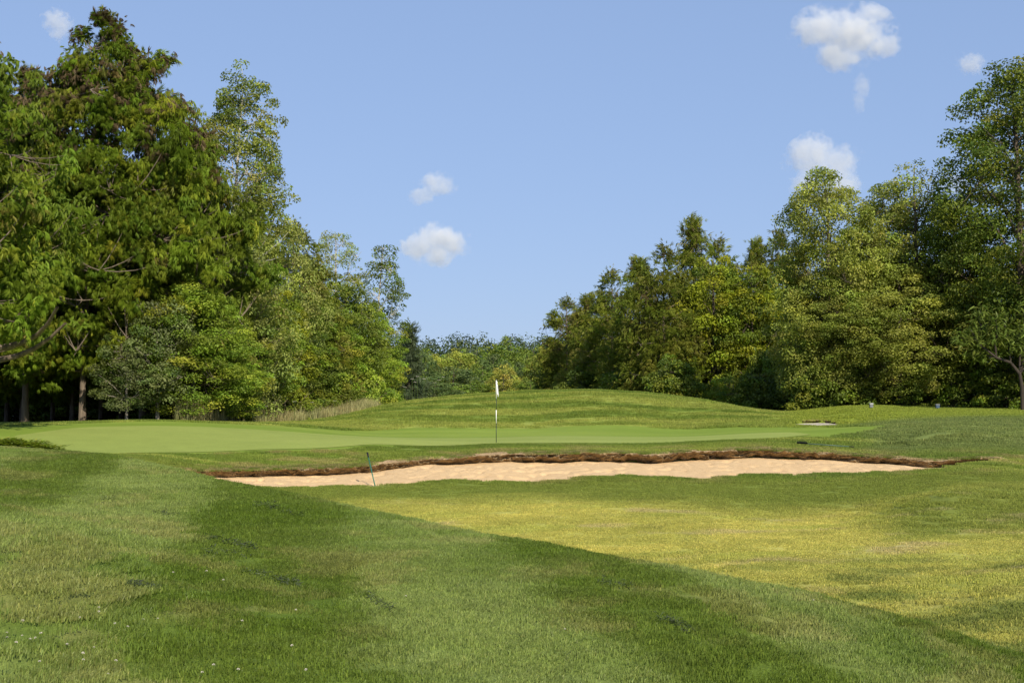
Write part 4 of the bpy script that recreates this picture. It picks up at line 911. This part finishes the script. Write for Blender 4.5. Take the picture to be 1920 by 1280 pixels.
# ------------------------------------------------------------------ golf things
def cyl(p0, p1, r0, r1=None, sides=12, caps=True):
    p0, p1 = np.array(p0, float), np.array(p1, float); r1 = r0 if r1 is None else r1
    L = [(np.stack([p0, p0 + (p1 - p0) * .001, p1 - (p1 - p0) * .001, p1]), np.array([r0 * .02 if caps else r0, r0, r1, r1 * .02 if caps else r1]))]
    return tubes(L, sides)
def join(*vq):
    V, Q, n = [], [], 0
    for v, q in vq: V.append(v); Q.append(np.asarray(q) + n); n += len(v)
    return np.concatenate(V), np.concatenate(Q)
def bevel_box(sx, sy, sz, b, c=(0, 0, 0)):
    """box with chamfered upright and top edges"""
    def ring(x, y, z, k): return [(x - k, -y, z), (x, -y + k, z), (x, y - k, z), (x - k, y, z), (-x + k, y, z), (-x, y - k, z), (-x, -y + k, z), (-x + k, -y, z)]
    V = []
    for x, y, z, k in ((.001, .001, 0, .0003), (sx / 2, sy / 2, 0, b), (sx / 2, sy / 2, sz - b, b), (sx / 2 - b, sy / 2 - b, sz, b * .8), (.001, .001, sz, .0003)): V += ring(x, y, z, k)
    Q = [(r * 8 + i, r * 8 + (i + 1) % 8, (r + 1) * 8 + (i + 1) % 8, (r + 1) * 8 + i) for r in range(4) for i in range(8)]
    return np.array(V) + np.array(c), np.array(Q)
WHITE = flat_material('white_paint', (.80, .80, .79), .4, .4, .05); DKGREEN = flat_material('dark_green_paint', (.018, .035, .022), .45, .4)
CLOTH = flat_material('white_flag_cloth', (.78, .79, .82), .8, .1, .06); STAKEG = flat_material('green_tube', (.02, .13, .085), .4, .4)
BLACK = flat_material('black_rubber', (.012, .012, .013), .6, .3); BLUE = flat_material('blue_tube', (.04, .10, .12), .4, .4); PALE = flat_material('pale_grey_cap', (.45, .45, .43), .5, .3, .08); GREY = flat_material('grey_box', (.16, .17, .18), .5, .4); DKBOX = flat_material('dark_box', (.03, .028, .03), .6, .3); BLUEBOX = flat_material('blue_box', (.05, .085, .14), .5, .4)
def mpart(name, vq, mat, parent, smooth=False): return link(name, mesh_np(name, vq[0], Q=vq[1], mat=mat, smooth=smooth), parent)

g = ground(930.5, 50.0); base = link('flagstick', None, None, g); tag(base, 'thin flagstick with white and dark bands and limp white flag on the green', 'flagstick')
zz = lambda py: (829.5 - py) / FPX * 50.0
for a_, b_, m_, r_ in ((829.5, 794, DKGREEN, .0125), (794, 769, WHITE, .0135), (769, 748, DKGREEN, .0125), (748, 713, WHITE, .0125)):
    mpart('pole_band', cyl((0, 0, zz(a_) - (.1 if a_ > 829 else 0)), (0, 0, zz(b_)), r_), m_, base, True)
mpart('finial', cyl((0, 0, zz(713)), (0, 0, zz(711)), .022, .012), DKGREEN, base, True)
tt, ss = np.linspace(0, 1, 26), np.linspace(0, 1, 20)          # limp flag: pinned along the stick, its free corner sagging in folds
Tg, Sg = np.meshgrid(tt, ss, indexing='ij')
fx = .016 + .062 * Sg ** .8 * (.35 + .75 * Tg) + .018 * np.sin(Sg * 9 + Tg * 2); fy = .05 * np.sin(Sg * 11) * (.5 + .5 * Tg)
fz = zz(715) - Tg * .40 - Sg * .17
fv = np.stack([fx, fy, fz], -1).reshape(-1, 3)
fo = link('flag', mesh_np('flag', fv, Q=grid_faces(26, 20), mat=CLOTH, smooth=True), base)
md = fo.modifiers.new('cloth', 'SOLIDIFY'); md.thickness = .004
ringv, ringq = tubes([(np.stack([np.cos(np.linspace(0, 6.2832, 25)) * .054, np.sin(np.linspace(0, 6.2832, 25)) * .054, np.full(25, -.022)], 1), np.full(25, .005))], 6)
mpart('hole_cup', (ringv, ringq), WHITE, base, True)

def rake(head, grip, tube_mat, label, tines_dir, grip_len=.14, side=None, tr_=.017, hr=.024):
    o = link('bunker_rake', None, None, head); tag(o, label, 'rake')
    head, grip = np.array(head), np.array(grip); d = norm(grip - head); v = grip - head
    mpart('handle', cyl((0, 0, .02), v, tr_, tr_ * .9), tube_mat, o, True)
    mpart('grip', cyl(v - d * .02, v + d * grip_len, tr_ * 1.4, tr_ * 1.5), BLACK, o, True)
    side = norm(np.cross(d, UP)) if side is None else norm(np.array(side)); bar = tubes([(np.stack([side * s_ for s_ in np.linspace(-.26, .26, 7)]) + np.array([0, 0, .03]), np.full(7, hr))], 8)
    ho = mpart('rake_head', bar, BLACK, o, True)
    tn = [cyl(side * s_ + np.array([0, 0, .03]), side * s_ + tines_dir + np.array([0, 0, .0]), .009, .005, 6) for s_ in np.linspace(-.25, .25, 13)]
    for t_ in tn: mpart('tine', t_, BLACK, ho)
bx = (706 - 960) / FPX * 39.72; hz = float(sand_z(np.array([bx]), np.array([39.72]))[0])
rake((bx, 39.72, hz - .10), at(690.5, 856, 40.3), STAKEG, 'green handled rake with black grip leaning in the bunker sand', np.array([0, -.03, -.06]))
h_, t_ = ground(1503, 47.3), ground(1592, 47.0)
rake(h_ + np.array([0, 0, .06]), t_ + np.array([0, 0, .05]), BLUE, 'rake with blue handle and dark head lying on the bank right of the green', np.array([-.02, -.03, .11]), side=(.42, -.9, .0), tr_=.011, hr=.032)

def tee_box(px, Y, py, w_, h_, body, cap, label):
    p = ground(px, Y); o = link('tee_marker', None, None, p); tag(o, label, 'tee marker')
    mpart('stake', cyl((0, 0, -.1), (0, 0, .08), .03), DKBOX, o, True)
    mpart('body', bevel_box(w_, w_, h_, w_ * .12, (0, 0, .06)), body, o)
    mpart('cap', bevel_box(w_ * 1.12, w_ * 1.12, w_ * .3, w_ * .1, (0, 0, .062 + h_)), cap, o)
tee_box(1633, 71.5, 766, .17, .16, GREY, PALE, 'grey tee marker with pale cap on the right tee')
tee_box(1757, 72, 767, .19, .14, BLUEBOX, GREY, 'blue tee marker on the tee near the right edge')
tee_box(1484, 84, 780, .26, .18, DKBOX, DKBOX, 'dark tee marker on the far tee strip left of the small bunker')

# ------------------------------------------------------------------ small plants
PETAL = flat_material('white_petals', (.58, .53, .46), .7, .2, .12)
def clover():
    r = np.random.default_rng(3); n = 34; u = rvec(r, n); u[:, 2] = np.abs(u[:, 2]) - .25
    V, Q, C = kites(u * .004 + np.array([0, 0, .062]), norm(u), norm(np.cross(u, rvec(r, n))), .0075, .0042, np.ones((n, 3)))
    return mesh_np('clover_blossom', V, Q=Q, mat=PETAL), mesh_np('clover_stem', *[None] * 0, **dict(zip(('V', 'Q'), cyl((0, 0, -.01), (.004, 0, .06), .0016, .0012, 5))), mat=STAKEL)
STAKEL = flat_material('green_stem', (.09, .14, .03), .6, .2)
cb_, cs_ = clover(); r = np.random.default_rng(8)
spots = [(45, 1205), (60, 1212), (20, 1200), (72, 1210), (80, 1202), (35, 1221), (140, 1222), (130, 1220), (180, 1226), (190, 1162), (235, 1190), (220, 1182), (148, 1170), (210, 1000), (230, 1002), (193, 1004), (270, 1175), (160, 1240), (165, 1252), (225, 1255), (405, 1265), (380, 1275), (445, 1272), (205, 1276), (85, 1255), (390, 1082), (555, 1155), (36, 1182), (10, 1208), (300, 1172)]
for px, py in spots + [(r.uniform(0, 1750), r.uniform(1040, 1275)) for _ in range(10)]:
    px += r.normal(0, 4); y = 14.0                               # walk the view ray down to the hill
    for _ in range(30):
        p = at(px, py, y); y += (p[2] - float(height(p[0], y)[0])) * 3.0; y = min(max(y, 6), 26)
    x = (px - 960) / FPX * y
    if y > crest_y(np.array([x]), np.array([y]))[0]: continue
    o = link('clover_flower', None, None, (x, y, float(height(x, y)[0]))); sc_ = r.uniform(.6, .95); o.scale = (sc_,) * 3; o.rotation_euler = (r.normal(0, .15), r.normal(0, .15), r.random() * 6)
    link('blossom', cb_, o); link('stem', cs_, o); tag(o, 'small white clover blossom in the near hillside grass', 'flower', 'clover blossoms on the near hill')

def umbel():
    r = np.random.default_rng(4); n = 60; a_ = r.random(n) * 6.28; q = r.random(n) ** .5 * .07
    pos = np.stack([np.cos(a_) * q, np.sin(a_) * q, .95 + .02 - q * q * 2], 1); u = norm(UP + rvec(r, n) * .5)
    V, Q, C = kites(pos, norm(np.cross(u, rvec(r, n))), u, .028, .022, np.ones((n, 3)))
    st = [cyl((0, 0, -.05), (0, 0, .88), .006, .004, 6)] + [cyl((0, 0, .88), (math.cos(k) * .05, math.sin(k) * .05, .95), .002, .002, 4) for k in range(6)]
    v2, q2 = join(*st); return {'flower_head': mesh_np('flower_head', V, Q=Q, mat=PETAL), 'stem': mesh_np('stem', v2, Q=q2, mat=STAKEL)}
um = umbel()
for i, (px, Y, sz) in enumerate(((773, 82, 1.35), (783, 83, 1.5), (795, 83, 1.3), (778, 80.5, 1.1), (823, 83.5, 1.15), (831, 84, 1.35), (815, 83, 1.0), (760, 80, .9), (418, 66, .95), (450, 66.5, .9), (474, 67, 1.0), (515, 69, 1.0), (553, 71, 1.05), (586, 73, .95), (628, 75, .9), (500, 68, .8))):
    put('white_wildflower', um, px, Y, 'white umbel wildflower on the mound shoulder by the spruce' if i < 8 else 'white umbel wildflower among the dry grass', 'flower', 'wildflowers by the spruce' if i < 8 else 'wildflowers in the dry grass', rot=i * 1.0, sx=1.3, sz=sz)

def weed():
    r = np.random.default_rng(6); n = 70; a_ = r.random(n) * 6.28; q = r.random(n) * .16; h = r.uniform(.02, .17, n)
    pos = np.stack([np.cos(a_) * q, np.sin(a_) * q, h], 1); d = norm(np.stack([np.cos(a_), np.sin(a_), r.uniform(-.1, .9, n)], 1)); nr = norm(np.cross(d, np.cross(UP, d)) + rvec(r, n) * .25)
    return {'leaves': mesh_np('weed_leaves', *kites(pos, d, nr, r.uniform(.05, .11, n), .045, np.ones((n, 3)))[:1], Q=np.arange(n)[:, None] * 4 + np.arange(4)[None], C=np.repeat(palette_colors(r, n, [(2, (.21, .27, .05)), (1, (.15, .21, .04))]), 4, 0), mat=LEAF)}
wd_ = weed(); r = np.random.default_rng(12)
for i in range(22):
    px = -20 + i * 5.8 + r.normal(0, 3); put('weed_plant', wd_, px, 24.6 - .2 * r.random() - .004 * max(px, 0), 'leafy weed on the crest of the near hill at the left edge', 'weed', 'weeds on the left hill crest', rot=i * 1.9, sx=r.uniform(1.0, 1.5), sz=r.uniform(.6, 1.0) * (1 - .3 * (px > 70)))

def clippings():
    r = np.random.default_rng(15); P_ = []
    streaks = [(390, 1012, 480, 1030, 260), (480, 948, 520, 952, 90), (505, 955, 570, 968, 70), (240, 1100, 300, 1108, 160), (465, 1075, 560, 1100, 170), (300, 965, 330, 966, 60), (200, 940, 215, 940, 30), (690, 1120, 735, 1148, 70), (380, 1036, 480, 1044, 90), (1130, 1092, 1180, 1105, 60), (1225, 1160, 1300, 1185, 110), (1420, 1060, 1530, 1098, 0)]
    for x0, y0, x1, y1, n in streaks:
        for _ in range(n):
            q = r.random(); px, py = x0 + (x1 - x0) * q + r.normal(0, 5), y0 + (y1 - y0) * q + r.normal(0, 3.2); y = 15.0
            for _k in range(12):
                p = at(px, py, y); y = min(max(y + (p[2] - CZ + 1.6) * 2.0, 7), 24)
            P_.append((px, py))
    P_ = np.array(P_); y = np.full(len(P_), 14.0)
    for _ in range(60):
        a_ = (P_[:, 0] - 960) / FPX; zc = np.array([at(p[0], p[1], yy)[2] for p, yy in zip(P_, y)]); y = np.clip(y + (zc - height(a_ * y, y)) * 2.5, 6, 25)
    x = (P_[:, 0] - 960) / FPX * y; n = len(x); pos = np.stack([x, y, height(x, y) + r.uniform(.02, .045, n)], 1)
    nr = norm(UP + rvec(r, n) * .6); d = norm(np.cross(nr, rvec(r, n)))
    V, Q, C = kites(pos, d, nr, r.uniform(.03, .08, n), r.uniform(.006, .016, n), np.array([.075, .095, .045]) * r.uniform(.5, 1.5, (n, 1)))
    tag(link('grass_clippings', mesh_np('grass_clippings', V, Q=Q, C=C, mat=LEAF)), 'dark dried mower clippings in streaks on the near hill', 'clippings', kind='stuff')
clippings()

# ------------------------------------------------------------------ clouds
def cloud(px, py, wpx, hpx, dens, lobes, seed, label, dist=1500.0, rough=.66, nscale=2.8, namp=2.5):
    c = at(px, py, dist); W_, H_ = wpx / FPX * dist / 2, hpx / FPX * dist / 2
    m, t, out = newmat('cloud_vapour_%d' % seed)
    tc = t.nodes.new('ShaderNodeTexCoord'); vec = tc.outputs['Object']
    def math_(op, a_, b_=None, c_=None):
        n_ = t.nodes.new('ShaderNodeMath'); n_.operation = op
        for k, v in enumerate((a_, b_, c_)):
            if v is None: continue
            if isinstance(v, (int, float)): n_.inputs[k].default_value = v
            else: t.links.new(v, n_.inputs[k])
        return n_.outputs[0]
    s_ = None
    for lx, lz, lr in lobes:
        vm = t.nodes.new('ShaderNodeVectorMath'); vm.operation = 'DISTANCE'; t.links.new(vec, vm.inputs[0]); vm.inputs[1].default_value = (lx, 0, lz)
        v = math_('MULTIPLY_ADD', vm.outputs['Value'], -1.0 / lr, 1.0)
        s_ = v if s_ is None else math_('SMOOTH_MAX', s_, v, .15)
    mp = t.nodes.new('ShaderNodeMapping'); mp.inputs['Location'].default_value = (seed * 3.7, seed * 1.3, 0); mp.inputs['Scale'].default_value = (W_ / max(W_, H_), 1, H_ / max(W_, H_)); t.links.new(vec, mp.inputs[0])
    n_ = noise_node(t, nscale, 9, rough, mp.outputs[0])
    d_ = math_('ADD', s_, math_('MULTIPLY_ADD', n_.outputs[0], namp, -namp * .55))
    ss_ = t.nodes.new('ShaderNodeMapRange'); ss_.interpolation_type = 'SMOOTHSTEP'; t.links.new(d_, ss_.inputs[0]); ss_.inputs['From Min'].default_value = 0.04; ss_.inputs['From Max'].default_value = .32
    vol = t.nodes.new('ShaderNodeVolumeScatter'); vol.inputs['Color'].default_value = (.99, .99, .99, 1); vol.inputs['Anisotropy'].default_value = 0.0
    t.links.new(math_('MULTIPLY', ss_.outputs[0], dens), vol.inputs['Density']); t.links.new(vol.outputs[0], out.inputs['Volume'])
    la, lo = np.meshgrid(np.linspace(-np.pi / 2, np.pi / 2, 13), np.linspace(0, 2 * np.pi, 25), indexing='ij')
    V = np.stack([np.cos(la) * np.cos(lo), np.cos(la) * np.sin(lo), np.sin(la)], -1).reshape(-1, 3) * 1.25
    o = link('cloud', mesh_np('cloud', V, Q=grid_faces(13, 25), mat=m)); o.location = c; o.scale = (W_, min(W_, H_) * .8, H_)
    return tag(o, label, 'cloud')
cloud(1583, 72, 185, 125, .055, [(-.45, .3, .75), (.2, .1, .9), (.75, -.2, .5), (.65, .8, .45), (-.1, -.5, .6)], 1, 'largest bright cloud at the upper right of the sky')
cloud(1614, 175, 50, 80, .035, [(.1, .3, .75), (-.1, -.4, .6)], 2, 'faint wisp hanging below the largest cloud')
cloud(812, 460, 132, 92, .075, [(-.4, -.05, .65), (.1, .35, .7), (.5, .1, .65), (.15, -.4, .6)], 3, 'bright puffy cloud above the gap')
cloud(808, 353, 96, 66, .055, [(.15, .3, .75), (.45, .1, .7), (-.4, -.45, .6)], 4, 'smaller hazy cloud above the bright puffy one')
cloud(1545, 318, 140, 125, .042, [(-.35, .45, .8), (.4, .2, .65), (.4, -.5, .7), (-.45, -.5, .55)], 5, 'ragged wispy cloud touching the right wood tops')
cloud(1820, 120, 64, 52, .045, [(0, 0, .95), (.4, .3, .6)], 6, 'small faint cloud near the towering right tree')
cloud(110, 46, 66, 66, .045, [(-.2, .2, .85), (.2, 0, .75), (0, -.5, .6)], 7, 'small faint cloud above the left cedars')
cloud(1842, 272, 46, 46, .06, [(0, 0, 1.0)], 8, 'little cloud half hidden by the towering right tree')
cloud(1790, 345, 70, 55, .03, [(0, 0, .95), (-.4, .2, .6)], 9, 'very faint cloud left of the towering right tree')
